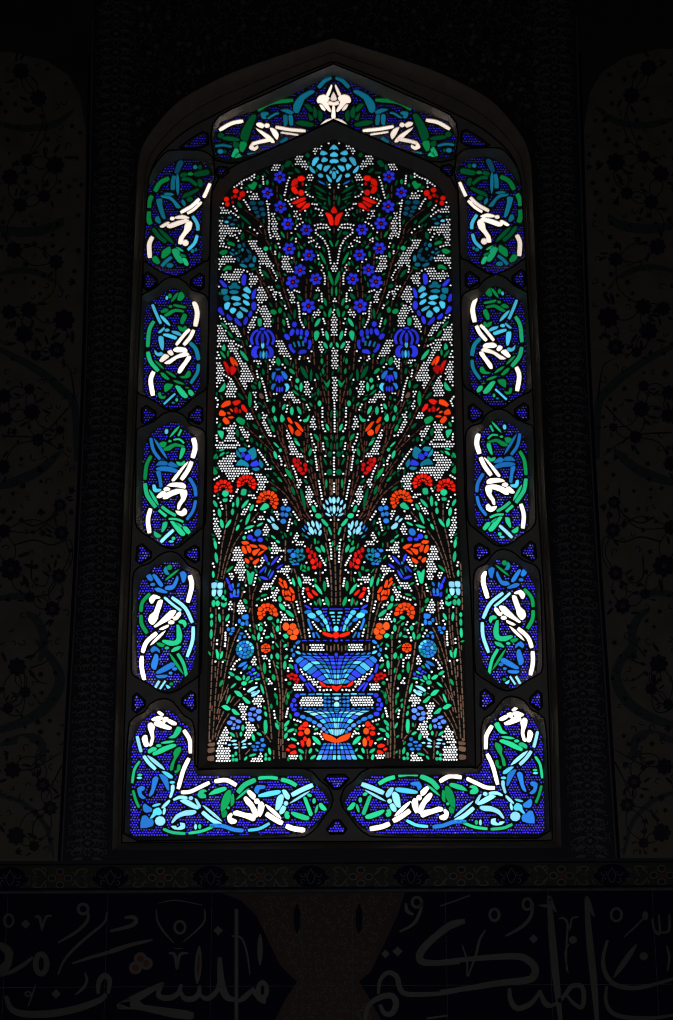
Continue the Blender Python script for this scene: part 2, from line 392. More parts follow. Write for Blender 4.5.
CENTRAL = '''
@204 140
d 305 470 340 445 400 400 450 385 505 345;d 345 475 375 480;d 360 450 380 440;d 475 398 505 375
L k 545 350 535 400 30;P g 440 450 480 440 500 415 530 430 520 460 500 495 475 490;B k 430 480 22 16;B g 562 460 12 18;L g 635 395 635 450 30
d 590 365 597 440;F 638 530 62
{carnation
B r 250 525 32 34;B r 318 510 27 24;B r 385 540 27 30;B r 225 592 24 24;B r 235 642 22 24;B R 312 562 18 20;B r 355 582 18 22;B R 288 622 12 14;B R 280 575 10 14
}
d 190 635;D 160 670 225 680 290 700 240 745 165 735
d 295 665 330 710;d 270 715 330 760 400 825 460 875;d 505 900 535 935
d 435 520 470 518;D 435 530 465 530 475 545 525 535 555 580 470 595 435 560;d 400 600 430 640 485 745;d 530 540 540 560
{bell_flower
B T 490 630 33 23;B T 572 630 28 22;B T 510 682 28 20;B T 582 692 25 20;B T 528 722 24 16;B T 595 742 22 22;B T 545 762 20 18
}
{small_flower
B t 258 775 20 13;B c 227 820 20 14;B T 312 800 20 13;B t 285 845 24 13
}
D 150 800 175 805 200 850 370 900 350 940 290 975 210 930 190 1010 150 1010
d 310 950 345 1010
L k 340 620 375 680 38;L k 350 740 470 850 30;L k 165 770 200 780 24;P k 370 950 395 930 400 980 375 1000
S m 400 690 520 780 600 870 625 1010;S m 420 900 540 970;S m 540 880 600 960 660 1060
d 630 610 645 700 655 800 650 900 670 980;d 570 865;d 655 640 662 760
L k 240 990 230 1010 30
@271 140
{peony
!P c 588 98 610 62 633 45 656 62 680 98 655 85 633 95 612 85;!P c 600 160 598 140 633 118 668 140 666 160 633 165;!P c 592 218 600 197 633 190 668 197 676 218 650 230 633 224 612 232
!P c 612 300 625 278 633 272 641 278 654 300 633 288;!B c 633 350 19 38
P c 495 140 510 105 545 115 568 135 530 150;P c 508 200 530 170 568 190 560 210 520 220;P c 528 300 540 262 596 255 570 295 548 315
P c 412 240 430 185 468 170 478 190 432 258;P c 458 262 488 240 512 247 500 300 486 290;P c 390 258 400 265 440 312 438 332 410 318 392 290
B c 498 355 25 20 25;P c 555 350 570 350 608 400 603 422 578 405;P c 588 332 598 302 614 310 602 334;L u 470 405 545 445 24
}
D 420 75 500 50 520 65 470 100 440 140 420 110;d 580 30;d 480 450 510 465;d 585 445 590 475
D 240 170 300 130 320 145 290 200 340 200 360 240 365 290 345 295 310 250 245 240
d 295 310 290 340;D 370 370 400 340 420 350 400 400 395 450 345 445
d 185 375 160 440 150 500 125 590 170 610 205 665;d 175 600 215 595 265 575;d 350 520 375 560 480 585
d 415 640 460 645;d 430 660 455 690 480 695;D 480 700 520 695 510 755 480 755
D 225 705 260 705 270 760 305 770 305 785 225 775;d 290 745 330 715 370 690
d 440 855 500 842 560 850 590 895 608 955;d 450 900 450 935 510 975 540 1010;d 470 880 550 880
D 0 265 90 240 85 290 0 300;D 0 730 35 730 60 830 60 920 95 985 50 990 0 950
d 205 930;d 245 890 265 855 320 825;d 250 990 275 1005;D 370 985 400 970 435 1005 390 1010
F 88 370 66;F 95 670 68;F 168 840 68;F 355 900 64
{carnation
P r 205 460 215 405 250 385 268 400 262 440 240 455;B r 303 385 36 27;P r 205 475 240 465 268 515 262 538 240 538 212 508;B r 303 528 27 30;B R 318 438 11 20;B R 258 462 16 12
}
{tulip
P r 210 630 300 580 345 575 340 598 250 640;P r 255 655 330 615 350 620 290 678;P r 300 700 350 640 385 632 383 670 330 690;B R 295 705 16 12
}
{!tulip
!P r 602 718 633 662 664 718 633 735;P r 545 728 590 738 618 772 624 848 595 850 575 790
}
!S m 633 480 633 655;S m 60 450 62 590;S m 95 745 130 790;S m 165 915 165 1060;!S m 633 870 633 940
P k 130 260 165 205 205 215 170 270;P k 345 150 365 125 390 150 370 175;L k 112 310 118 245 30;L k 160 330 230 330 30;L k 240 280 290 330 34;L k 350 500 395 470 30;L k 430 450 555 530 32
L k 460 560 560 600 28;L k 510 660 575 695 26;L g 182 735 186 775 24;L g 60 770 92 800 24;L k 345 780 358 820 24;L k 400 690 405 740 24;L k 420 770 450 735 22;L k 490 800 540 790 24
L k 490 930 550 935 42;L g 100 915 135 980 26;L g 260 930 300 985 24;L g 195 1010 222 970 24;L k 90 540 110 600 26;L k 200 540 180 580 22;L k 470 620 510 650 22;L k 560 250 600 230 20;L k 380 430 400 455 24
L k 450 520 520 560 24;L k 580 560 590 660 26;L k 560 900 600 980 26;L g 590 1000 620 1070 24
@204 240
D 150 0 215 0 205 50 170 65 150 50;d 190 60 250 75;d 335 5
P g 235 22 260 15 300 30 305 58 270 50 240 40;P g 150 125 190 98 230 102 228 130 190 148;P g 188 300 230 258 272 262 270 298 240 290 212 303
D 145 160 170 180 240 155 310 180 300 220 210 215 195 250 140 290 130 220
{thistle
B t 355 58 18 21;B T 400 45 11 24 -20;B t 385 95 14 17;B t 290 97 15 11 30;B t 280 135 29 10 35;B t 325 130 15 13;B T 342 190 13 26 -20;B T 365 158 12 8;B T 450 115 13 36 -40;B T 430 198 24 22;B T 462 165 17 28
B T 388 215 13 14;B t 395 255 36 16 20;B t 478 252 27 20;B t 506 190 16 33
}
D 440 0 520 0 545 80 620 130 673 220 673 360 600 230 580 250 560 290 560 200 530 120 470 70
d 560 270 565 320 585 350;B G 620 85 22 22;L g 665 55 670 105 20
D 150 360 210 325 280 340 330 285 380 290 390 340 340 370 350 415 330 400 250 415 200 385;d 400 300 435 315
L k 470 300 535 275 28;L k 590 300 650 380 36
{lotus
P b 155 405 180 405 225 450 225 473 195 465;P b 385 360 405 342 423 360 413 445 395 453 377 430;P b 485 530 510 492 523 492 505 578 482 588;B b 500 660 23 42;P b 140 550 160 560 176 610 168 628 145 620;P b 145 682 168 674 203 748 180 748 145 712
P b 235 742 278 782 278 803 245 798 228 765;P b 307 787 325 782 373 840 368 862 322 832;B b 418 810 19 40 15;B b 465 740 17 32 15
P t 248 460 272 455 285 427 325 427 333 450 363 466 353 488 300 480 262 490;P t 177 492 232 492 227 538 182 543;B t 300 520 44 20;B t 225 580 30 30;P c 272 586 290 562 345 567 368 590 340 608 300 598
P c 207 640 240 622 262 636 238 693 212 688;P c 292 640 330 622 373 637 350 653 310 658;P c 267 690 290 677 323 696 290 738 262 714;P c 327 745 360 712 388 745 383 778 347 783;P c 360 672 400 678 438 706 428 723 380 698;P c 397 602 440 617 458 650 430 653 397 625
P c 382 550 420 537 458 580 430 588;P c 397 492 430 467 468 510 458 533 412 513
}
d 150 465
D 450 350 485 330 510 355 540 410 490 450 480 475 455 440;D 545 470 570 465 620 560 635 610 560 620 545 700 530 735 520 720 550 640 535 560
D 560 680 600 655 640 700 673 770 673 870 620 860 590 780 555 730;d 630 440 673 500
P G 542 790 573 790 573 858 547 858
{iris
T b 26 490 1050 474 990 500 930 545 900;T b 26 543 1060 528 1000 545 945 572 910;B b 587 985 15 50;T b 26 684 1050 700 990 674 930 629 900;T b 26 631 1060 646 1000 629 945 602 910;B b 587 890 26 12
P b 480 1155 480 1105 510 1065 560 1072 530 1095 525 1140 542 1168 512 1183;P b 694 1155 694 1105 664 1065 622 1072 650 1095 655 1140 638 1168 664 1183
B u 568 1150 10 36;B c 597 1150 10 38;B u 627 1150 10 38;L c 589 1020 589 1088 34
}
D 435 870 470 830 510 765 520 790 500 860 470 900 445 935 435 910
D 150 755 200 790 260 830 330 870 380 960 380 980 330 950 270 890 200 830 150 785
L g 170 825 235 890 25;L g 240 915 285 980 28;L k 310 985 370 1010 28
D 130 850 190 880 290 1005 230 1010 130 1010
S m 395 870 410 960;S m 520 290 600 430 673 580;S m 640 270 700 400;S m 610 -20 680 120 760 260
@271 240
F 183 85 68;F 380 150 66;F 292 300 66;F 218 420 72;F 450 390 66;F 375 660 74
d 75 35 88 70;d 40 115 45 160;d 250 15 280 5;d 380 20 430 0;d 465 35 450 60 485 70;d 475 150 478 185;d 315 195 330 210 355 220;d 395 310
D 125 155 150 155 200 180 190 210 205 260 215 330 190 320 105 290 105 240;d 180 185 210 178
D 0 220 40 310 65 400 50 405 0 340;D 0 460 30 470 60 500 50 600 0 530;d 75 500 110 590 150 685;d 55 520 85 570
d 530 5 570 60 590 160 600 230;!D 600 225 666 225 650 300 633 320 618 300;D 500 290 515 240 530 300 510 310;d 530 330 540 350 542 400 540 440
D 435 500 470 470 495 490 470 500;D 160 490 210 500 220 560 245 630 210 625 180 540;d 235 505 285 520
d 508 535 512 615;d 480 605 495 570;d 270 630 285 700 285 780 305 830 330 875;d 300 735 345 740
D 415 740 470 690 495 740 450 750 430 790;d 160 790 180 870;d 525 790 540 835;d 515 895 525 950
!D 605 630 633 578 662 630;!D 625 690 645 690 655 830 668 965 600 965 615 830
L g 85 120 80 185 24;L g 280 110 280 175 26;L g 490 120 550 240 30;L k 520 60 540 120 24;L g 488 210 480 255 25;L g 390 260 420 290 24;P k 268 550 300 570 312 605 280 595;L k 430 595 472 535 40;L g 535 580 555 660 30;L g 490 655 520 685 38;L g 602 680 582 772 32;L g 530 710 550 770 26
L G 492 785 443 868 38;P G 435 930 460 908 483 930 475 970 455 1005 442 1000;L G 553 910 573 1005 34;B g 25 720 30 24 30;B g 90 705 18 28;L k 50 450 90 480 44;L k 240 690 235 790 28;L g 120 790 135 860 28;L k 170 730 200 800 28;L k 340 780 350 860 28;L g 125 335 155 355 20
L g 578 310 622 450 34;L g 612 465 612 560 22;L k 580 10 620 70 46;L g 290 55 320 85 26;L g 40 40 55 90 22;L G 2 45 6 105 26;L k 200 200 215 240 20;L k 405 30 425 70 22;L k 90 610 120 660 24
{wild_hyacinth
B b 235 845 22 27;B b 210 925 20 36 20;B b 265 920 15 32;B b 305 925 15 34;B b 360 935 18 36;B b 160 970 22 34 -35;T b 32 190 1040 200 1085 240 1130;T b 30 385 1000 392 1050 375 1095;P b 275 1135 300 1102 350 1102 348 1132 290 1143;B b 345 1000 14 30
T t 22 225 1020 245 1075;T u 24 270 1010 290 1070;T t 22 320 1010 325 1065;B t 300 975 12 18
}
S m 350 450 350 590;S m 375 750 380 900;S m 60 230 130 500 180 650 240 830;S m 570 350 578 500 590 640;S m 410 440 395 580;S m 340 180 330 280;S m 10 130 60 240;S m 575 800 575 900;S m 265 10 300 60
@204 340
D 130 0 170 0 165 50 130 60;d 140 60
P G 180 75 200 42 213 80 208 108 185 95;L g 165 110 215 182 28;L g 240 100 240 165 24
d 135 120 160 180;d 130 180
D 130 220 160 240 195 300 195 360 190 410 160 410 155 440 120 440 130 330;d 130 465
D 235 0 300 0 320 50 350 130 400 230 440 250 490 400 480 420 430 420 420 500 390 450 360 370 390 280 350 230 330 170 280 110 240 50
d 320 40 375 65;d 465 60;L G 365 105 440 205 38
{tulip
P R 195 217 215 217 245 262 238 305 217 270;P o 262 177 280 172 300 205 300 250 300 262 272 222;P o 290 172 338 240 333 260 310 240;P R 265 275 290 262 325 290 300 335 275 348;P R 212 285 250 322 240 330;L R 262 262 240 350 20
}
d 200 345 250 375;D 250 380 280 380 340 490 310 500 280 560 320 575 210 575 215 545 250 500 235 470
P G 150 510 205 430 210 478 190 510 160 518
d 120 580 150 620 130 670;d 120 610;d 130 790 130 825
{carnation
P o 170 660 210 617 258 607 262 648 210 668 190 678;P r 287 620 340 602 368 616 335 648 310 653;P r 377 652 400 652 433 710 420 723 382 690;P o 155 722 175 702 213 730 208 758 155 755;P o 187 800 210 772 248 810 253 833 220 843;L o 262 685 290 720 22;L o 230 722 265 742 24;L o 240 775 300 775 28;B R 320 702 18 30;B R 360 712 13 20
P g 322 800 350 772 408 802 398 848 360 838
}
D 400 745 460 730 490 795 470 800 430 790
D 190 870 290 855 300 825 325 850 290 900 300 950 325 1010 200 1010 240 930 220 890
D 350 865 400 890 460 940 440 1000 400 950
L g 145 880 165 830 30;P G 140 910 190 917 193 950 180 990 152 950;d 125 955 130 1010
L g 460 520 460 670 40;L k 340 530 400 600 30;L k 475 450 520 490 38;L g 555 410 560 490 24;L k 590 285 600 350 28;L g 530 255 560 275 22;L k 330 890 340 970 34;L k 550 730 560 800 28;L k 490 840 540 895 30;L k 365 975 395 1005 34;L k 475 975 480 1030 34;L k 640 780 670 850 26;L k 540 620 580 650 22
D 495 210 545 200 585 245 570 245;d 530 310 540 370;d 580 385 615 500 635 610;D 485 515 510 520 530 575 505 570;D 500 610 535 650 540 690 520 715 505 660;D 580 720 640 775 600 790 660 900 673 960 650 970 590 860;d 565 970 580 1000;d 660 200 665 290
S m 300 350 420 560 560 870 700 1100;S m 410 860 520 960 700 1130;S m 640 220 640 450;S m 470 240 490 330 540 420;P n 555 540 575 532 598 570 590 588 565 578;S m 480 710 560 860 640 1000;S m 600 610 660 740
@271 340
D 20 10 100 0 140 90 200 160 195 190 90 130 80 80;D 0 160 40 170 35 250 0 290
L g 65 175 80 255 46;P k 130 190 150 180 178 235 165 248 140 225
d 290 165 280 185 305 205;d 370 180 385 210;d 408 112
{iris
P u 45 287 95 285 80 300 62 302;P u 10 370 15 328 45 322 30 378 20 398;P u 102 315 130 317 163 360 153 393 130 378;B b 58 382 11 34 15;B b 84 390 11 38;B b 110 384 10 32 -15
P u 2 480 15 442 48 437 30 470 18 498;P c 137 440 165 437 183 470 168 500 147 518 155 470;B b 60 495 9 26;B b 86 495 9 28;B b 112 492 9 26
}
d 115 245 140 275;d 200 370 190 395;D 20 530 60 545 25 560;B g 32 602 11 11
D 120 545 200 515 240 580 285 620 240 620 190 580 130 605;D 335 410 365 420 385 510 400 575 335 545 330 470
d 443 400;d 410 485;D 475 10 500 10 510 80 530 115 500 130 485 90
!D 605 80 637 45 668 80 668 300 605 300;!D 622 368 645 368 662 450 662 605 612 605 615 430;!d 637 630 640 945
D 350 640 370 660 405 695 370 700;d 165 655 155 720;D 415 760 440 790 435 850 450 890 390 880 395 820;d 515 680 518 770;d 515 820 520 880 545 915;d 280 770 295 805;d 400 945 415 1010;D 150 900 180 950 210 1000 175 1000;d 0 960 35 965
L G 530 20 565 85 36;L G 610 20 595 75 28;L g 510 180 512 240 28;L g 520 280 525 340 26;P g 525 395 545 425 562 432 590 395 585 440 570 473 550 450;L G 265 380 265 430 40;L G 242 450 270 500 28;L G 303 425 300 515 32;L k 300 260 365 385 44;L k 405 290 400 410 26;L g 185 285 235 340 38;L g 215 500 280 555 24
L g 305 580 350 605 22;L g 385 625 415 665 24;B G 487 635 17 28;L k 475 480 475 560 28;L G 25 660 25 730 36;L G 140 640 115 700 30;L G 208 670 210 752 38;L G 265 665 300 745 34;L G 35 760 50 820 32;P G 95 780 105 745 125 770 133 800 110 823 97 810
P G 325 800 358 788 383 750 377 790 360 818 330 820;L G 555 840 580 910 30;L g 435 940 480 1010 34;L g 535 965 570 1010 34;L g 0 850 30 920 30;L g 230 980 260 1010 26;L k 610 700 600 780 24;L k 450 330 480 400 24;L k 300 550 330 560 20
{tulip
P o 167 777 188 782 216 828 203 837 177 813;P o 238 822 268 832 318 895 318 920 278 888;P o 172 852 190 852 222 890 217 945 195 908;P o 240 932 265 898 303 930 290 958 260 958
}
S m 245 180 255 300;S m 340 150 330 200;S m 565 140 565 400;S m 515 440 560 640;S m 590 680 600 800 605 1000;S m 320 620 330 740;S m 90 610 90 680;S m 110 840 120 1010 170 1140;S m 60 900 90 1010 150 1130 230 1430 330 1690 400 1800;S m 480 250 485 300;S m 500 500 505 640;S m 540 780 545 830;S m 370 840 372 960 350 1120;S m 440 640 445 700;S m 470 720 490 900;S m 350 250 370 330
@204 440
D 110 5 180 30 200 -10 310 -10 360 50 330 65 120 75
L G 150 105 205 92 22;L g 100 190 125 135 30;L G 155 160 205 120 30;L g 215 140 250 115 22;L g 130 190 135 155 20;P g 100 270 135 325 115 343 98 338
d 435 5;d 450 60;d 580 5
{periwinkle
P t 327 97 358 140 373 178 332 150;P t 350 80 410 77 423 105 390 118 360 115;B b 392 146 22 26;B b 440 172 28 33 30;P t 440 112 498 72 518 110 523 168 482 196 470 150;P t 322 250 368 192 438 232 446 266 390 253;P b 472 232 528 203 548 250 500 262 472 258;P t 557 193 593 240 580 278 558 250;P t 482 285 540 275 555 293 520 308
}
D 135 235 180 190 300 125 320 165 315 200 270 230 300 290 350 275 430 290 480 330 300 380 300 420 250 380 210 340 180 290 140 260
d 540 100 600 180 640 245;D 620 230 673 250 673 300 610 295
D 510 335 550 335 600 370 655 410 655 430 580 430 610 480 540 520 525 515 550 460 540 400
d 105 395 150 365
{carnation
K r 192 492 98 152 388 8
P G 182 540 197 508 238 512 243 548 210 568;P G 190 590 232 588 228 615 196 617
}
{carnation
K r 425 445 102 158 395 9
P G 372 545 382 492 423 497 418 545 400 553
}
{carnation
K o 640 612 112 165 412 10
P G 563 690 610 633 648 652 643 680 590 703
}
D 95 550 110 560 160 590 155 605;d 165 625 185 690;D 255 550 310 555 265 610 260 580;d 350 470 325 520;D 440 545 520 550 510 580 460 560
d 530 660 515 700;d 610 720;D 440 635 465 635 410 755 370 750 420 690
D 500 820 570 760 600 790 540 800;D 590 930 625 840 650 890 670 900 610 960;d 420 930 480 905
D 90 780 120 790 160 890 168 940 150 1010 130 940 95 920 90 850;d 100 710 102 745
L G 95 605 130 672 32;L G 148 688 162 772 36;L G 168 795 188 882 38;L G 215 882 270 798 34;L G 287 688 285 752 34;L G 295 622 290 672 26;L G 338 570 336 672 34;L G 445 600 378 682 34;L G 492 645 465 712 34;L G 460 735 420 848 32;L G 382 795 362 822 20;L G 350 848 325 908 30;L G 410 890 502 858 30;L G 530 865 592 830 26;L G 400 1000 405 960 34;L g 98 980 100 1010 26
S n 220 640 225 800 200 960 180 1060 150 1310 130 1400;S n 340 730 310 850 270 990 200 1230 170 1400;S n 550 720 470 820;S n 390 910 330 1000 290 1070 225 1260 190 1400;S n 375 570 370 610
{pansy
B u 540 930 30 36 30;B b 460 975 27 24;B b 500 1003 24 17;B b 565 1000 24 22
}
@271 440
D 175 10 220 5 270 100 320 170 370 220 350 230 290 180 250 160 190 140 180 80
L G 25 20 78 75 22;P G 78 90 98 85 108 108 90 118;L G 32 108 55 188 34;d 0 25 25 65;d 70 135 105 210;d 105 245 140 255;L G 240 0 288 58 30;L k 295 80 325 120 22;L k 180 190 180 270 38;L g 145 285 228 400 42;L g 65 370 110 420 26;L k 205 460 235 550 34;L k 300 490 345 690 34;L k 0 470 60 510 30;L g 402 80 385 160 32;L k 400 190 408 245 38;B k 590 140 19 29;B k 588 320 26 30;L g 555 390 555 480 24;L k 560 0 572 75 30;L k 605 20 605 100 24;L k 20 320 60 360 26;L k 330 390 370 440 26;L k 530 180 560 250 22;L k 620 -60 618 20 22
d 415 5 450 70;D 415 90 455 90 455 140 420 140;d 445 160 465 300;d 522 30 530 90;d 545 160 548 200;d 545 338;!d 633 125;!d 633 175 633 350 633 520;d 480 410 515 590
d 215 260 245 320 260 370;D 255 390 320 420 285 475 260 450;d 135 325 180 440;d 350 368;D 345 460 370 470 430 550 400 590 410 620 380 645 345 540;d 430 610 460 660;d 395 715 410 755;d 600 800;d 505 970;d 585 1000
D 110 590 125 590 175 635 150 645 115 625;D 25 715 75 710 70 780 75 810 40 750;d 225 720 250 760 280 800;d 190 795 165 910;d 210 835 180 850;D 225 970 260 925 285 960 240 1010
{tulip
B R 235 205 17 28;B R 274 203 16 22;B R 258 250 24 20;B R 298 230 16 20;B R 288 292 26 26;B R 343 250 18 22;B R 350 295 18 24;B R 318 332 24 16
}
{grape_hyacinth
B u 120 685 22 22;B u 172 693 24 24;B u 115 745 19 22;B u 155 750 17 22;B u 123 815 26 24
}
@302 440
{!chrysanthemum
!L C 320 570 320 640 36;L C 278 570 292 632 30;L C 240 600 262 650 24;L C 213 640 232 695 22;!L C 322 650 322 738 32;L C 285 660 293 715 22;L C 250 675 275 730 24;L C 235 735 290 762 26;L C 300 735 310 760 12
}
!S n 325 755 326 970 340 1500 338 1660
P G 100 660 120 665 140 715 125 722 108 700;B G 165 760 30 24 20;P G 195 795 215 795 262 850 250 865 215 835;P G 265 875 280 885 298 945 290 950 272 910;d 85 715 100 755;d 287 800;d 195 970;d 275 1000
@271 440
{chrysanthemum
L C 365 820 385 865 24;L C 412 808 430 872 30;L C 455 812 482 905 30;B C 496 860 12 27;L u 338 855 358 900 20;L C 385 868 422 945 44;L C 440 890 452 945 24;L u 310 880 340 920 16;L C 365 925 395 950 20;B C 493 930 13 28 15;L t 335 955 375 985 18
}
S m 0 190 100 330 230 560 320 800;S m -20 410 130 530 250 690 310 800;S m 60 220 160 450 290 700 380 800;S m 150 130 230 430 330 690 400 800;S m 330 0 350 230 430 480 500 700;S m 440 320 460 500 500 690;S n 495 150 500 200 530 430 545 560;S n 590 380 598 560;S m 470 0 480 120;S m 20 580 100 700;S n 655 380 658 560
S m 270 600 340 690;S n 530 870 550 960 560 1010
{small_flower
P C 8 845 30 838 74 880 62 900 25 885;L C -5 765 32 815 26;L C -40 790 0 830 24
}
L G 0 955 45 992 22;L g 200 920 200 960 24;L k 235 800 255 860 24
@204 540
L G 105 0 122 92 36;L G 115 125 132 228 34;d 90 235 100 268;L G 90 310 95 378 28;d 150 25
S n 118 680 118 850 100 1000 80 1250 70 1500 60 1700 50 2010;S n 190 690 190 850 175 1010 145 1250 115 1550 100 1800 85 2010;S n 305 620 290 860;S n 360 880 300 1010 230 1240 180 1520 130 1750;S m 455 460 462 600;S m 530 450 490 560 485 740 515 950;S m 465 260 470 290
D 320 80 350 65 375 130 400 220 260 210 300 130;D 330 260 370 240 410 270 405 340 385 400 350 400 350 340 300 310;D 245 350 280 330 300 400 275 405
L g 290 260 225 322 28
{trellis_flower
P C 80 432 124 428 120 478 82 482;P C 140 432 184 432 181 480 139 480;P C 82 502 119 502 110 558 92 562 82 548;P C 139 502 181 502 174 548 160 566 141 548
B G 125 580 17 15;B G 95 635 17 33;B G 136 635 19 27;B G 190 575 15 21;B G 216 595 13 19;P G 172 627 200 640 224 622 226 650 200 672 177 658
}
L g 210 495 213 545 22
{harebell
P b 222 382 235 386 258 438 242 438;B b 268 475 17 33 -20;P b 262 532 283 546 284 578 266 573;B u 287 462 11 29;B u 304 532 12 38;B u 345 450 11 21 20;B u 342 520 11 30;P b 312 545 330 562 350 545 345 568 316 568
}
{rose
P o 378 17 430 12 448 35 400 43;P o 380 67 400 62 427 118 418 137 392 118;P o 430 57 456 62 472 98 462 127 442 107;P o 462 42 520 52 533 73 492 72 467 60;P o 552 47 600 52 637 80 618 97 580 77 557 60;P o 492 107 558 87 548 110 510 152 492 142;P o 612 102 560 147 542 152 562 120
P o 412 182 438 192 453 215 443 233 420 218;P o 457 172 478 172 487 193 470 198;P o 500 212 548 183 543 215 512 243 492 233
P G 430 302 448 320 465 342 480 320 503 322 490 380 475 438 452 438 440 380
}
d 515 265 550 265;D 550 240 590 170 600 220 560 260;d 500 450 525 350;d 420 455 405 520;D 545 520 620 430 660 430 673 470 600 490;d 580 605 625 590 673 570;d 530 655
L g 527 603 560 577 24;L g 568 562 635 545 26;L g 400 590 430 640 36;L k 380 470 395 500 24;L k 420 660 440 690 22
{bluebell
L b 608 145 637 222 28;L b 556 330 618 262 26;L b 562 366 642 396 30;L b 652 392 700 306 26;L b 671 255 742 165 28;L b 728 288 790 244 26;L t 612 330 625 270 14;L t 640 360 670 290 16;B t 650 235 10 14
}
D 340 650 375 600 410 700 420 720 360 730 330 750;D 230 700 260 660 262 610 280 625 270 690;d 150 685
{cornflower
P u 382 760 438 747 443 790 420 797 390 790;B u 355 812 13 21;B u 387 840 19 19;B u 430 832 14 28
}
{carnation
K o 636 732 106 130 385 8
B G 662 785 24 18
}
d 550 850;d 460 858;D 600 850 640 850 610 820;d 320 852;d 250 820 235 855;d 215 930 215 1005;d 420 915 455 975;d 610 910 600 940;d 580 985;d 130 1005;d 340 1008
{cornflower
B u 245 895 15 17;B u 290 888 17 14;B u 288 915 19 10;B u 268 940 16 12;B u 375 938 19 11;B u 408 970 13 13;B u 358 978 13 20
}
L G 75 738 75 785 32;L G 75 800 75 872 32;L G 72 895 70 992 32;L G 150 738 160 822 28;L G 250 745 220 812 32;B G 570 890 17 24;L G 552 930 545 1005 30;L g 485 948 515 1005 34;L G 612 980 660 970 28;L g 455 880 470 920 22;L k 430 800 450 850 22
@271 540
D 0 20 60 50 80 80 135 95 110 110 60 130 0 150;d 10 170;d 105 165 70 215;L G 50 0 88 28 26
{scabious
B u 185 108 21 17;B u 215 92 15 12;B t 268 108 16 24;B t 310 105 13 21;B u 225 153 26 25;B t 264 158 14 22 -30;B t 300 148 19 11;B t 330 165 11 17;B t 195 188 15 9;B t 207 218 21 10 20;B t 237 208 19 9 30;B t 283 198 18 14 -30;B t 315 190 13 14;B u 228 242 19 10;B u 266 238 18 15;B u 240 112 10 16
}
{tulip
B R 370 100 17 25;B R 406 122 16 21;B R 440 150 13 28;B R 388 165 16 22;B r 418 215 20 28;B R 455 198 16 24;B r 434 272 22 17;B R 492 245 13 33;B R 466 245 10 24
}
D 210 15 330 10 340 45 280 50 250 30;d 340 60 340 75;d 475 135 510 190 545 250;d 520 325 545 300;d 355 225 370 200;d 420 305 450 330;d 595 30 605 140 610 250;d 560 385 575 460
D 130 265 180 255 200 300 165 330 170 370 110 320 60 320 100 290;D 60 325 60 345 0 440 0 400;d 160 350 200 430
D 305 340 375 380 415 400 370 440 330 440 320 390;d 395 440 425 462
D 0 540 70 470 80 510 45 560 50 620 10 605;d 325 485 318 540;d 335 570 340 615;d 375 600 400 640;D 125 620 185 650 185 675 140 640;d 255 620 265 660 280 720
D 90 715 170 770 220 800 100 820 110 770;d 110 900 90 935;d 48 762;d 420 825 460 880 495 915;d 490 880;d 375 900 390 965;d 380 925 395 945;d 175 995;d 520 605 535 640
{tulip
P o 87 382 108 400 108 418 83 400;P o 77 427 90 422 128 470 118 478;P o 127 407 143 412 163 470 150 483 132 450;P o 187 472 205 482 233 525 223 533 197 510;P o 112 502 128 502 128 558 117 540;P o 142 512 163 512 162 548 146 548
P o 172 502 198 540 193 558 176 540;P o 152 572 188 572 198 608 162 598;P o 217 557 233 548 233 595 216 608;P o 132 572 148 582 153 603
}
{tulip
P r 347 482 375 477 378 505 357 508;P r 362 527 385 527 418 565 418 583 387 578;P r 412 502 430 507 468 545 458 558 427 535
}
L G 448 68 500 122 36;L G 505 48 537 122 36;L G 275 368 300 472 34;L G 215 378 237 462 26;L G 440 440 512 542 34;L g 535 410 540 510 34;L g 550 570 580 662 38;L g 485 580 500 660 26;L g 435 610 457 657 24;L G 85 562 92 622 34;L G 85 640 137 702 42;L G 150 705 227 772 40;L G 0 502 32 468 22;L g 310 300 352 312 28;B g 375 285 13 21;L G 70 788 65 832 28;L G 65 858 65 922 36;P G 120 957 150 942 173 970 150 988;L G 0 930 20 980 28
{geranium
B O 150 868 30 38;B O 220 868 32 32;B O 190 925 26 24;B O 250 920 26 34;B O 225 977 34 24
}
S n 230 280 265 400 285 580 320 800 345 1000;S n 215 630 260 790 310 990;S n 548 20 585 200 605 400 610 660;S n 15 860 50 1000;S n 470 590 470 650;S n 645 30 650 400;S m 490 300 495 420
S n 190 620 215 640
@302 580
S n 298 75 300 260
{!vase
L b 25 250 90 290 26;B u 60 318 34 18 -10;B c 97 355 40 26 18;B u 150 398 32 20 25;T b 16 115 288 170 288;T b 16 200 290 255 288;!T b 16 275 290 408 290;L u 185 425 218 465 22
P c 142 315 180 305 200 330 165 350;P c 180 360 208 345 220 375 205 390;P c 210 400 235 385 255 425 240 445;P c 245 460 262 450 277 510 262 510;T b 20 210 318 250 318;T b 20 228 350 248 348;T b 22 255 370 268 400;T b 22 275 420 285 445;T b 20 290 465 302 512
T c 24 278 328 325 328;T c 22 292 365 330 366;T c 22 306 400 332 400;T c 22 316 430 334 430;!P c 325 470 342 462 360 470 362 505 342 515 322 505
!B r 342 553 28 32;P r 210 522 235 527 300 545 308 560 300 572 250 562 215 545
T u 22 60 385 75 440 100 500;T u 26 112 525 122 580;T u 16 140 520 158 550 178 582
T b 12 0 608 50 608;T b 12 70 606 120 608;T b 12 140 608 180 608;T b 12 210 604 250 606;!B b 343 608 18 12;B b 290 606 10 9
@302 640
B b 340 -30 8 8
}
D 80 40 210 40 210 108 75 105;S n 290 50 290 120;S n 328 35 322 110;S n 250 45 252 110;S n 10 30 15 110;S n 48 50 52 110
@271 640
{!vase
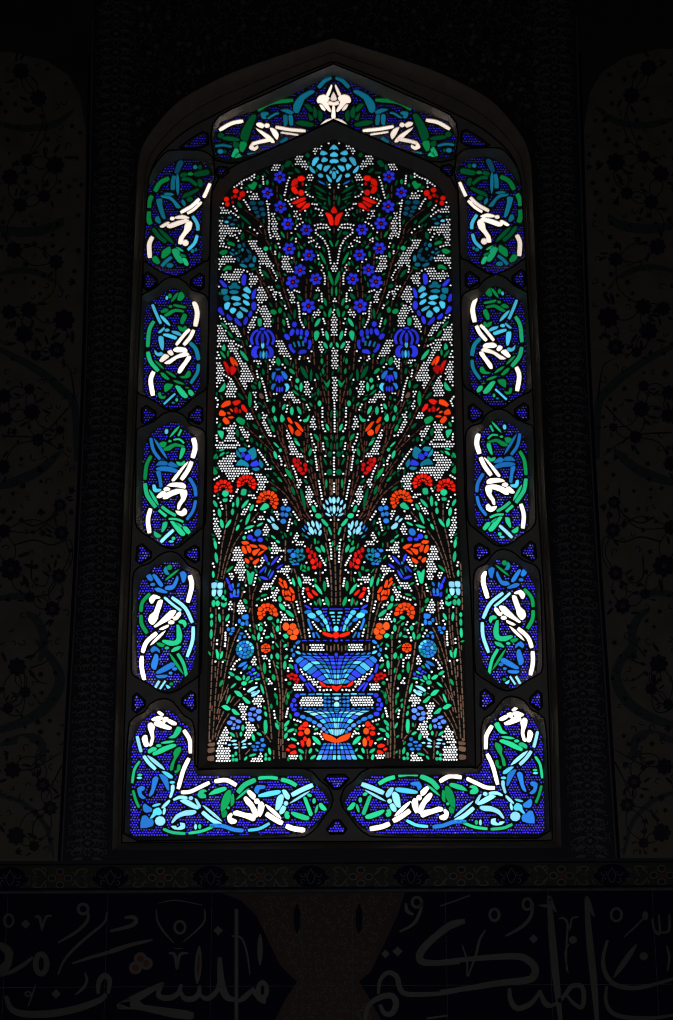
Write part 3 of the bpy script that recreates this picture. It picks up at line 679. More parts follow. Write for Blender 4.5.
B u 270 22 26 14 -35;B u 235 65 11 15;B u 210 100 11 18;B u 225 150 15 19;L c 248 112 297 138 28;L u 312 130 348 146 22;L u 362 132 408 146 20;L u 420 134 465 146 20;L b 480 136 520 144 20;L b 535 136 575 146 20
V 7 235 205 370 340 570 445|290 155 455 270 598 445|400 158 520 260 612 445|490 160 575 270 624 448|565 155 608 270 638 450|632 155 655 270 655 450
:ufcubfu ufcuucc fbtucuc bubtfuc bbfbuce
@302 640
!P b 330 145 343 130 358 140 345 170;
@271 640
T b 24 245 240 252 290 270 332;T b 28 288 348 315 385 345 412;T b 24 345 430 395 515;T b 24 372 428 448 515
T u 20 290 545 350 545;T u 18 375 545 438 543;T c 18 455 542 515 542;T c 18 532 545 592 545;
!T c 20 618 543 702 543
B b 262 558 22 20;B b 232 605 19 20;B b 208 655 14 24;B b 232 698 24 16;B b 250 652 12 12;B b 258 745 26 20
B u 545 580 14 10;B u 545 615 14 12;B u 545 655 14 14;B u 585 578 14 9;B u 583 618 16 12;B u 583 655 14 12;B u 622 580 10 8;B u 622 615 10 8;B u 622 655 10 10
!P C 640 575 680 575 676 598 644 598;!P C 640 635 660 622 680 635 680 662 640 662
B u 300 685 11 8;T u 13 330 686 358 686;T u 15 375 690 402 690;T u 15 420 690 450 690;T u 15 475 692 512 692;T u 15 528 692 562 692;T u 15 580 692 618 692;!T u 15 632 690 690 690
B u 320 772 26 18 15;B u 382 795 30 18 18;B u 435 825 24 16 20
B e 488 857 24 17 25;B e 530 892 20 16 35;B u 560 925 16 13 40
V 6 315 712 478 805 602 950|395 705 530 782 618 955|480 705 578 778 632 962|560 705 615 775 643 966|622 705 650 775 654 970
:cCfcuc uCcfuC fCucfc ucfccC cfucCC
P o 522 935 545 945 600 962 640 985 655 1000 654 1028 610 1020 550 998 530 970
@302 670
V 4 215 728 180 800 135 905|258 728 228 800 192 905|292 728 275 800 250 905|320 728 312 800 303 905|345 728 345 800 345 905
:ufuc fufe ucfu efuc
P r 180 112 225 145 240 165 210 162 188 142;!P r 300 158 320 158 345 168 372 158 398 152 385 175 350 212 310 185;L r 245 165 288 168 18
}
!S n 342 75 342 76
@271 640
D 390 35 520 35 520 100 390 100;D 285 570 512 570 512 660 285 645
D 290 285 330 295 470 385 480 440 500 490 520 500 460 460 380 400 310 320;d 490 500 530 505;d 560 500 600 502
S n 95 0 98 150 110 400 118 560 115 800;S n 20 200 60 350 90 550 90 800 75 1000 85 1200;S n 160 480 130 600 125 700;S n 25 1100 28 1200;S n 115 820 120 1190
L G 155 40 128 72 28;L G 58 130 72 192 38;L G 3 140 6 190 24;L G 168 150 138 188 30;L G 140 208 135 292 34;L g 180 240 222 288 32;L g 20 345 32 405 38;L g 35 530 62 592 30;L g 60 590 62 662 26;L g 170 525 172 590 32;L k 160 590 155 650 28;L k 215 505 175 545 24;B g 185 435 17 17;L g 190 738 200 792 24
L G 182 808 135 868 34;L G 155 870 140 912 28;L G 165 922 232 893 32;L g 235 845 265 855 24;L G 160 932 138 988 34;L G 45 830 78 898 34;L G 195 985 258 1010 26;L G 420 970 495 1048 44;L G 435 902 472 885 24;L g 0 640 5 690 26
d 155 90;D 135 105 170 85 165 112;D 165 205 190 175 218 215;d 172 280 172 310;d 150 400;d 42 492;d 0 405 5 435;D 205 470 240 455 310 440 325 500 255 505;d 25 680 40 780;d 170 690 150 770;d 235 800 265 810 295 820;d 390 862 430 868;D 215 940 245 910 240 972;d 440 940 465 938;D 470 940 495 910 518 990 505 990;d 175 1000;d 275 75;d 20 20
{small_rose
B R 175 360 17 15;B R 210 343 17 13;B R 247 358 19 16;B R 200 385 16 13;B R 234 393 14 14;B R 270 395 14 14;B R 258 420 18 12
}
{small_rose
B r 346 847 25 26;B r 308 862 14 12;B r 295 888 20 16;B r 328 890 12 14;B O 363 917 26 30;B r 298 940 25 22
}
{tulip
P r 325 990 340 968 357 990 350 1010 332 1010;P r 300 1010 325 1015 332 1060 315 1068 303 1040;P O 362 1010 380 985 395 1010 392 1060 370 1068 358 1040
}
@271 700
{tulip
P r 175 460 210 445 245 458 240 478 200 478;P r 152 500 165 485 188 500 178 513;P r 195 527 240 507 253 530 240 540 200 540
}
D 175 560 265 552 260 605 185 605;d 270 437;d 430 440
L G 275 493 327 532 32;L G 405 485 385 535 30;L G 448 488 475 518 22;L G 395 592 448 555 30;P G 285 562 300 552 313 588 300 602 290 588;S n 355 490 345 600;L g 50 445 78 500 28;L g 75 530 88 592 28
@204 640
d 130 0 130 40;d 212 10 210 60;d 115 215;d 188 220;d 340 5;d 575 10
S n 310 150 260 260;S n 245 440 160 640 120 800;S n 200 710 140 850 90 985;S n 255 730 170 870 120 1010;S n 305 560 258 632;S n 365 590 295 662;S n 530 20 560 230 600 400 640 600 665 800 680 1000;S n 380 465 350 490;S n 430 540 400 550;S n 535 840 552 890;S n 580 910 640 980 673 1030;S n 320 920 340 985;S n 170 20 160 80
P G 120 97 132 102 150 145 165 145 175 118 188 118 180 170 155 188 130 178
{hydrangea
H u 410 95 93
}
d 355 195 320 215 300 250 275 290;d 305 295;D 470 180 505 160 530 250 520 260 490 230;d 372 328;d 252 375
{cornflower
L u 345 267 427 220 34;L u 390 300 437 245 30;B b 495 298 17 15;B b 460 322 14 9;B b 435 335 9 8;B b 475 345 14 10;B b 545 350 13 17;B b 515 370 11 9;B b 485 382 11 9
}
L g 445 290 472 260 28;L G 490 345 532 320 24;L G 510 395 565 390 22;P G 248 325 265 320 300 345 298 358 270 355;P G 312 365 340 362 372 390 368 402 335 398;B G 402 435 25 20;L G 400 350 400 402 26;L G 457 362 422 412 32;L G 445 428 492 400 22
L g 185 400 158 465 32;L G 322 433 268 482 24;L G 262 550 228 640 26;P G 305 512 350 517 383 555 375 568 340 558;P G 388 578 405 575 458 620 458 636 425 630;P G 180 665 220 655 262 690 250 702 220 700;P G 280 700 300 695 350 740 348 750 305 742;L G 570 443 600 542 26;d 525 432;d 405 490
{small_peony
P C 437 512 480 477 538 466 500 495 452 523;B C 502 526 34 10 -10;P C 478 552 548 503 555 520 512 558 485 565
}
D 485 610 520 580 575 555 600 610 560 630 575 665 540 660;D 330 665 390 635 440 660 420 730 410 780 425 800 380 790 375 710
D 430 820 500 850 520 900 480 900 460 990 390 965 430 920 420 860
{rosette
B e 512 752 18 14;B e 461 745 21 20;B e 490 691 29 15 -10;B e 550 715 26 22;B e 553 785 20 24 30;B e 475 797 31 16 20
}
{rosette
B e 258 830 25 20;B e 290 786 29 14 15;B e 345 816 28 16 20;B e 303 851 14 14;B e 342 876 16 19 30;B e 292 886 19 13
}
L g 602 665 618 697 24;L G 612 718 628 768 28;P G 605 812 625 807 635 870 627 932 610 932 602 870;L G 390 852 390 912 32;L G 370 922 372 967 28;L G 258 928 308 968 28;L G 488 945 503 1012 32;L G 530 930 578 958 28
{carnation
K o 620 82 52 0 355 6
}
D 580 160 620 150 635 180 595 200;d 655 205 660 270;D 640 380 660 390 665 440 645 450;L g 605 225 610 335 34;L g 655 300 668 330 22
D 155 980 200 920 210 870 240 890 230 950 280 980 250 1010 170 1010
@204 700
D 120 545 160 370 190 300 240 340 275 380 210 430 180 480 260 490 250 612 118 612
P n 42 440 105 430 98 460 47 460;P n 40 490 100 480 97 518 45 528;P n 38 570 95 562 95 608 40 604;P n 45 400 70 395 72 420 48 425
S n 130 330 118 410;S n 350 410 355 520 360 605;S n 465 490 410 550
{daisy
L C 270 412 327 408 22;L C 240 450 270 450 20;L C 285 445 335 445 20;L C 300 482 342 474 22;L C 375 425 427 395 22;L C 385 445 422 441 20;L C 440 438 478 438 20;L C 375 478 428 472 22
}
{blueberry_sprig
B u 585 400 17 17;B u 540 430 23 11;B u 595 455 23 16;B u 495 465 17 13;B u 535 468 14 10;B u 512 500 20 12;B u 575 500 22 13
}
P G 280 552 300 552 298 568 282 568;L G 318 518 322 558 28;B G 292 600 15 16;B G 325 600 15 16;L G 405 605 432 568 26;L G 452 562 522 543 26;B G 620 550 11 17;B G 620 590 13 16;L G 650 480 667 548 30;B G 655 592 14 16
D 455 612 520 570 570 530 595 570 592 612 460 612
'''
BORDER = '''
#C1
@130 140 7.29
P T 350 160 375 147 385 165 350 238 327 233;T t 30 322 255 312 310 312 365;L t 345 245 348 395 26
P k 370 245 400 235 415 250 395 265 370 262;B g 440 245 20 13;P k 472 235 565 215 570 248 482 262;B t 475 195 15 15;B k 510 195 13 17;T k 26 375 285 430 285 490 330;P k 497 287 520 292 525 333 505 338;P k 490 352 500 362 440 400 380 420 400 390 450 370;B k 435 430 22 18
T g 34 285 275 220 310 180 375;T g 34 160 400 140 450 135 495;T g 34 135 515 135 570 150 615;T k 28 165 640 210 700 265 745;L k 210 645 315 750 32
L t 245 390 320 395 26;P t 225 402 290 407 330 442 370 490 340 493 320 460 290 430 235 417;L t 380 430 400 480 28;P t 195 432 230 427 230 470 255 570 235 560 205 480;P t 190 560 205 555 220 590 215 605 195 595 185 580
T W 26 585 312 560 370 535 420;T W 26 507 425 450 480 367 528;T W 24 523 447 470 500 415 535;P W 330 560 380 547 420 560 425 568 340 571;B W 308 571 19 16;P W 220 627 270 597 285 602 240 635;P W 272 620 340 592 410 577 428 590 350 620 300 638 277 635;P W 440 592 450 610 440 650 405 690 385 720 380 753 355 753 362 710 395 660 402 620 420 597;B W 404 748 21 22;T W 32 165 700 140 760 145 860
T c 24 455 550 490 610 495 660;T c 24 490 690 470 750 420 800
P g 262 790 288 777 293 820 245 858 232 850 237 810;P g 170 850 190 847 215 885 205 900 180 890 165 870;P G 307 800 345 792 370 850 380 893 355 888 327 850;L G 335 780 390 810 22;B g 385 840 24 10 20;P G 382 862 405 862 423 900 418 913 400 905;T t 26 305 850 260 885 230 920;B t 290 912 24 17;B t 455 807 13 14;B t 480 796 9 13
#C2
@130 275 7.29
P g 360 132 385 122 393 160 370 183 348 178;L g 350 125 300 195 24;B g 290 150 13 18;B c 268 165 11 17;P g 320 212 400 227 398 238 330 226;P g 227 260 255 242 278 252 260 268 232 270;B g 295 227 13 11;P g 252 290 290 262 330 247 383 257 388 268 330 263 290 288 262 298;P g 390 282 408 287 408 310 385 353 371 348 372 320;P g 352 372 370 377 385 387 400 372 408 377 406 398 385 408 362 398
T c 20 162 210 190 280 225 355;L c 220 290 290 367 26;P c 207 415 245 382 248 392 220 418;B c 270 400 17 12;P c 307 407 345 412 370 430 363 438 320 423;P c 247 427 290 432 338 450 328 466 280 450 247 438;P c 212 447 238 452 243 510 238 543 227 530 212 480;P c 180 547 200 570 225 562 238 575 215 588 190 578
T G 28 175 332 140 400 128 525;T G 28 128 555 150 630 208 700;L g 180 620 245 682 20;P g 227 712 245 717 283 755 268 758 237 735;L g 262 697 335 745 22;L g 315 767 395 795 22;P g 367 740 400 735 420 702 435 702 438 730 420 746 385 748
T W 34 465 190 490 270 475 375;T W 24 435 392 390 440 335 510;T W 28 465 397 440 450 390 510;P W 317 545 340 527 400 532 413 555 340 558;P W 277 555 300 547 313 575 300 583 282 570;P W 217 620 250 577 278 587 278 597 235 630;P W 252 640 290 617 330 592 400 562 428 577 400 590 340 605 290 643;P W 420 592 438 592 438 610 405 655 370 708 352 710 357 680 400 625;T W 32 172 700 150 770 168 880
T t 28 435 490 480 540 500 620;T t 24 498 645 490 710 440 790
P g 252 805 270 792 308 797 298 820 257 848;P G 332 810 360 812 418 880 400 893 370 870;L g 400 817 432 822 14;P G 427 840 445 840 463 865 458 883 432 865;P g 207 860 220 857 227 885 258 882 245 898 217 893;T c 20 330 862 245 940;B G 340 908 9 13;B t 315 930 11 7
#C3
@130 410 7.29
L G 360 115 290 195 20;T G 20 375 140 350 188;B c 265 155 12 18;T G 14 315 215 360 212 395 242;B G 290 225 12 9;P g 217 242 240 232 263 237 250 268 227 263;P g 247 280 290 257 330 242 388 260 388 268 330 260 290 288 257 293;P G 377 272 398 277 398 300 375 348 360 353 367 310;P G 342 377 360 382 370 387 385 377 396 372 393 393 365 403 347 393
T v 22 150 200 170 290 220 360;L v 175 205 270 355 28;P v 192 400 220 372 263 377 268 398 220 398;P v 277 395 300 377 330 395 348 413 300 408;P v 192 425 230 412 300 417 348 440 330 453 280 443 210 438;P v 192 447 218 447 225 500 233 553 217 558 210 500;P c 167 547 180 547 190 575 223 577 218 588 187 596 170 580
T g 26 155 330 120 400 108 508;T G 28 108 530 125 620 188 710;L G 140 580 205 690 22;T G 26 208 727 265 775;T G 22 228 700 280 740 335 770;T G 16 280 792 340 795 390 815
T W 34 460 200 475 270 455 350;P W 410 387 418 382 350 478 322 513 307 508 360 440;T W 32 450 372 420 440 372 508;P W 272 550 310 532 380 532 403 550 398 568 350 558;P W 247 575 265 562 288 572 283 583 260 588;P W 197 630 235 592 258 602 240 628 215 638;P W 242 643 270 602 340 577 393 582 370 600 310 620 270 643;P W 367 600 405 583 413 610 400 650 370 690 358 718 347 718 352 680 377 640;P W 337 735 375 740 395 717 410 730 408 755 380 770 352 758;T W 30 150 715 130 800 142 898
T u 24 430 490 470 560 480 630;T u 22 478 655 460 730 412 800
P G 242 822 268 817 263 850 240 883 232 880;P G 297 812 330 822 398 900 380 913 352 890;L G 330 820 382 852 20;P G 387 852 410 852 438 890 428 903 402 880;P G 177 887 195 897 223 915 205 928 182 915;T C 24 318 872 265 920 222 963;B G 316 935 13 13;B c 300 957 18 8
#C4
@130 550 7.29
B g 288 125 17 18;P t 247 145 260 122 273 160 283 173 262 173;L g 355 140 255 220 20;P u 122 190 145 177 163 210 155 223 137 215;P u 167 182 185 182 233 245 233 263 212 253;B u 165 250 17 12;P u 257 275 272 262 312 255 343 192 348 220 320 275 290 288 262 284;P u 367 167 390 157 408 180 398 223 385 233 376 200;P u 182 281 210 277 268 305 255 310 202 300
T g 26 145 315 90 380 78 450;T g 26 78 470 85 540 125 608
T W 32 435 182 450 260 420 383;P W 142 355 170 327 213 342 213 350 185 352 165 383 152 383;P W 207 372 233 367 228 400 203 470 198 500 170 538 152 533 137 510 147 475 177 450;P W 177 555 215 522 290 447 328 442 328 455 293 500 215 543 190 558;P W 312 490 330 487 345 462 363 452 368 470 343 503 322 508;B W 300 526 21 14;P W 217 575 250 557 278 547 273 560 235 578;T W 30 195 602 120 670 90 748;L W 255 590 150 690 24;T W 30 85 770 85 860 105 948
T C 24 302 342 400 420 455 530;T C 18 248 342 300 388 372 443;T C 24 460 555 455 660 415 780
P G 357 520 375 510 398 517 408 540 400 558 385 535 362 530;P G 342 547 360 562 376 620 368 668 340 688 290 693 237 666 250 657 320 665 343 640;P g 197 681 215 677 248 690 238 703 215 698;B G 268 713 15 10;P G 302 735 325 712 368 702 350 725 312 738;T G 22 345 752 390 830 415 935;L g 290 757 385 900 20
P u 152 725 175 702 208 725 213 743 190 727 162 743;P u 182 762 198 767 203 800 185 868 162 858 157 830;P u 192 890 230 862 300 822 323 835 310 853 240 888 205 898;B u 325 866 20 15;B u 295 896 13 10;P u 192 916 268 912 258 926 210 930;T C 24 213 952 180 1008;T C 18 258 952 217 1013;P c 265 985 290 1000 275 1005;B g 300 975 12 10
#C5
@120 690 8.41
P W 317 187 330 180 363 205 353 213 335 205;P W 267 245 310 224 353 227 343 250 290 258;P W 362 241 375 230 403 237 395 255 375 270 362 262;P W 402 265 415 250 468 276 468 290 440 288;P W 292 272 340 264 380 292 428 315 418 328 380 323 312 300 292 290;P W 237 290 260 277 288 310 278 350 283 400 268 458 247 468 265 400 242 330;P W 187 410 205 382 223 387 228 430 238 460 225 473 207 468;T W 32 535 335 585 420 592 533;T W 32 580 572 530 680 488 833
P G 412 400 450 377 482 312 513 325 490 370 460 398;L G 345 445 455 430 24;B G 325 467 21 12;P G 237 518 242 502 280 482 303 492 298 505 270 515 245 528;P G 277 530 310 512 360 482 440 457 468 462 458 475 400 500 350 525 287 546;P g 452 530 470 497 503 482 508 510 480 560 455 600 440 668 422 668 432 620 457 570;P g 462 682 480 677 487 632 502 632 503 660 485 688 467 693
T C 26 142 385 160 460 178 523;T C 28 197 552 240 610 300 668;L C 235 555 370 665 32;T G 22 165 597 120 670 102 783;B G 165 713 19 9;B c 162 738 21 9;T g 22 108 842 130 920 160 990
P c 357 687 390 692 433 720 438 738 410 733;P u 332 712 360 717 398 750 408 838 395 828 370 780;B c 438 776 21 10;P C 432 807 450 802 453 830 430 898 417 898 431 850;P u 277 750 300 730 318 745 300 800 275 868 250 890 247 880 267 830;P u 147 830 180 812 203 820 198 838 175 850 180 880 208 905 190 910 162 890
@120 760 6.12
P u 142 285 150 270 175 287 193 300 188 313 160 318 147 308;B c 222 275 25 7 -15;P C 257 290 270 272 298 247 303 252 285 275 265 290;P c 187 353 202 330 207 307 235 294 253 320 243 333 220 333 200 350;B C 270 313 8 21 10;P u 127 413 137 347 160 344 175 362 198 367 198 400;B C 245 373 29 26
P C 327 240 360 222 400 224 408 234 360 235 335 244;B C 433 233 13 11;P C 372 249 400 242 440 262 478 290 473 298 440 288 400 267;P C 457 237 470 242 493 280 488 293 475 280;P C 317 380 345 337 400 312 455 310 463 320 440 333 390 338 350 355 325 380;P C 317 407 340 407 350 420 373 402 370 387 393 392 393 415 370 423 335 420;B C 462 408 8 16;B G 487 407 9 13
T W 22 372 198 430 193 490 165 548 137;T W 24 577 131 650 123 713 155;P G 477 215 487 192 510 182 526 190 500 200 520 213 523 228 495 230;P G 547 210 580 182 638 167 648 180 600 200
T G 16 262 421 320 443 400 450;T G 16 418 448 500 435 576 404;L C 510 280 620 372 18;T C 24 502 317 560 365 618 397
@225 760 6.12
P g -5 215 20 187 33 192 28 250 5 290 -20 320 -22 270;P g 40 217 50 212 53 260 38 278;B G 20 292 9 9;P g -18 325 0 310 10 320 3 343 -12 348
T G 29 77 200 120 152 188 120;L G 70 240 145 175 16;T G 20 202 112 260 106 323 112;T G 24 342 119 390 131 438 157;T C 27 407 215 470 182 538 152;L C 400 262 515 192 16
P u 182 185 197 157 243 160 238 171 210 177 198 203;P c 207 215 260 197 325 187 338 195 320 208 260 220 215 223;P C 352 187 370 187 393 220 388 238 370 228;P C 322 230 345 212 356 225 348 265 330 298 312 303 314 270;B C 373 265 12 13;P C 337 310 355 282 370 292 358 320 340 328
P W 137 195 150 187 183 215 178 238 160 228;P W 117 235 130 227 165 262 193 310 198 343 180 343 157 290 132 265;B W 195 252 15 15;P W 207 270 225 258 238 280 228 320 215 343 204 330;P W 52 320 75 312 120 327 160 332 183 355 173 370 130 353 80 338 57 333;P W 17 345 35 327 43 335 35 355 68 370 63 383 40 388 22 375;L W 250 275 340 355 24;T W 29 250 327 300 360 353 389;T W 29 372 402 420 420 490 430
T c 17 140 430 210 420 273 387;T u 22 -95 402 -20 402 50 425 113 432
P G 482 232 495 232 510 270 533 330 520 338 502 290;B G 517 215 13 9 20;B G 545 250 9 15;B G 560 300 7 25 15;P G 577 272 590 267 618 300 608 306 590 298;P G 407 325 420 320 508 347 508 363 480 363 430 345;P G 367 335 375 317 388 322 385 335 393 342 388 356 372 353
#TOP
@200 70 4.807
T t 20 568 85 600 50 632 34;P t 452 198 452 162 482 122 530 97 548 99 543 110 500 140 473 203;T g 20 277 193 340 157 448 144;P k 197 328 202 290 242 222 263 212 268 225 243 290 225 343;P g 195 345 218 345 223 360 205 393 192 380;B G 183 415 15 15;B g 210 387 10 16;P G 152 413 170 375 186 388 168 416;P k 162 342 188 352 180 373 162 368;P k 107 328 130 317 183 327 186 338 140 338;B k 100 313 15 14
T t 14 72 365 110 360 153 368;B t 98 390 13 11;B k 120 390 7 9;T t 13 227 402 290 400 323 388;T t 22 387 350 420 325;P t 292 210 302 202 325 202 328 212 312 220 318 231 302 233;T t 12 324 233 360 211 380 206;P t 387 191 420 187 448 200 438 213 410 201;P t 402 217 418 217 418 258 406 266;P t 427 217 443 217 446 262 432 262
P k 502 166 520 162 543 190 530 198;P k 547 172 563 200 558 228 547 223;P k 572 192 588 207 583 243 572 238;P k 457 251 490 242 543 256 538 270 490 266;P k 522 207 545 233 530 240
T W 19 92 289 150 256 208 244;P W 272 256 290 252 308 263 300 278 277 269;B W 322 266 12 11;P W 267 277 330 312 358 343 345 348 300 310;P W 337 277 363 287 376 310 370 333 352 310;T W 17 362 273 430 285 508 292;T W 11 387 299 430 305 473 311;P W 252 347 330 327 343 340 280 353 257 360;P W 237 370 250 349 253 362 262 372 276 362 278 374 262 386 242 380
@302 60 10.045
P W 247 345 295 247 298 270 270 353;!P W 290 385 317 322 345 385 335 403 300 403;P W 152 400 170 362 215 347 260 362 273 385 252 420 257 440 288 500 280 518 240 480 200 432 162 428;P W 177 447 200 447 233 490 228 508 200 490;!P W 260 440 270 407 300 417 317 421 335 417 365 407 370 440 345 453 290 453;!P W 308 462 326 462 334 573 317 583 298 573;P W 182 658 240 602 308 587 290 610 240 640
'''
CALLI = '''
@0 880
O 45 210 30 38 12;Q 133 228 25;T 14 180 190 205 195 218 262;T 12 270 185 238 192 220 250;O 430 150 34 34 16;T 15 452 150 455 205 400 265 300 325;T 13 555 165 540 220 470 280 390 350 330 420 300 490;T 16 375 432 480 398 600 365 673 342
P 0 318 50 343 70 375 60 440 30 490 0 508 0 440 24 420 26 380 0 360;O 213 435 44 66 30;T 20 0 495 60 475 120 440 170 400;T 14 440 480 450 520 430 560 390 595;T 34 30 600 60 670 140 695 280 690 420 660 520 620 550 590;T 26 560 590 568 520 540 495 512 530 508 590;Q 290 590 25;O 145 590 18 16 8;T 8 185 540 165 600 145 655;P 600 655 640 622 673 612 673 672
@110 880
T 20 75 195 120 192 135 215 100 240 0 265;T 17 0 365 110 335 220 310;T 9 240 150 245 210 280 270 330 325;T 9 490 150 490 210 450 260 380 320;T 5 250 120 340 105 480 130;O 362 245 34 38 13;T 15 305 378 335 388 346 465;T 13 405 378 362 388 350 460;T 6 335 355 375 355
L 462 350 452 530 36;Q 560 262 25;T 30 655 150 655 735;T 26 275 530 250 595 300 612 350 590 370 540;T 26 362 570 385 612 430 615 458 590 465 545;T 24 462 590 500 615 550 580 568 520;T 34 568 400 575 520 600 600 645 622
P 30 645 130 590 270 525 280 545 130 640 435 680 432 725 330 715 140 670 40 670
@220 880
T 9 60 290 110 300 140 380 155 490;L 208 285 207 435 28;O 220 570 34 52 24;T 26 95 630 130 605 178 560;P 180 560 215 605 240 610 235 645 200 630 165 585
@330 880
O 450 115 32 34 15;T 17 392 120 400 160 432 180;T 15 480 110 465 170 430 230 360 268;Q 350 370 26;Q 287 383 22;T 34 673 215 600 255 520 315 467 380 475 422 540 430 673 425
T 24 250 590 260 520 300 480 345 500 362 560 395 590 500 592 600 585 673 572;T 28 180 725 200 650 260 608 320 600 342 640 322 690 282 690 258 645;T 16 500 718 610 702;T 12 570 135 673 100
@440 880
T 12 100 100 155 80;T 34 -20 280 60 232 130 212;O 282 180 32 38 15;O 452 125 30 36 14;T 16 482 120 470 190 420 245 340 290;Q 485 305 24;T 34 0 425 200 405 370 395 440 405 490 450 485 500 440 520 300 535 150 560 0 580
T 12 235 260 205 310 185 390 145 500;T 9 115 335 140 420 140 500;T 26 360 560 365 620 400 665 470 640 520 575;T 24 515 570 545 640 580 655;T 34 565 95 590 400 625 735;P 553 80 575 82 607 168 590 160 560 110;P 500 130 555 125 555 145;T 9 630 190 660 220 655 340 655 470
@543 880
T 9 80 200 110 200 130 230 140 262;T 9 185 190 150 200 143 250;B 155 310 22 20;T 8 135 330 115 380 130 480;T 32 225 95 240 300 265 540 280 735;P 215 80 240 90 272 195 250 180;T 22 0 620 50 650 110 600 150 550 200 552 212 610 200 660 160 640 125 600;O 380 180 34 40 13
T 9 530 190 480 240 420 295;B 530 185 16 24;T 13 565 200 578 260 605 275 600 180;T 13 610 272 652 262 655 175;T 22 335 310 312 400 322 480 370 540 460 560 560 545 680 510;T 20 330 550 325 620 350 680 420 710 560 715 680 700;L 480 340 370 500 30;B 522 395 22 22;T 11 640 340 655 400 645 470
'''
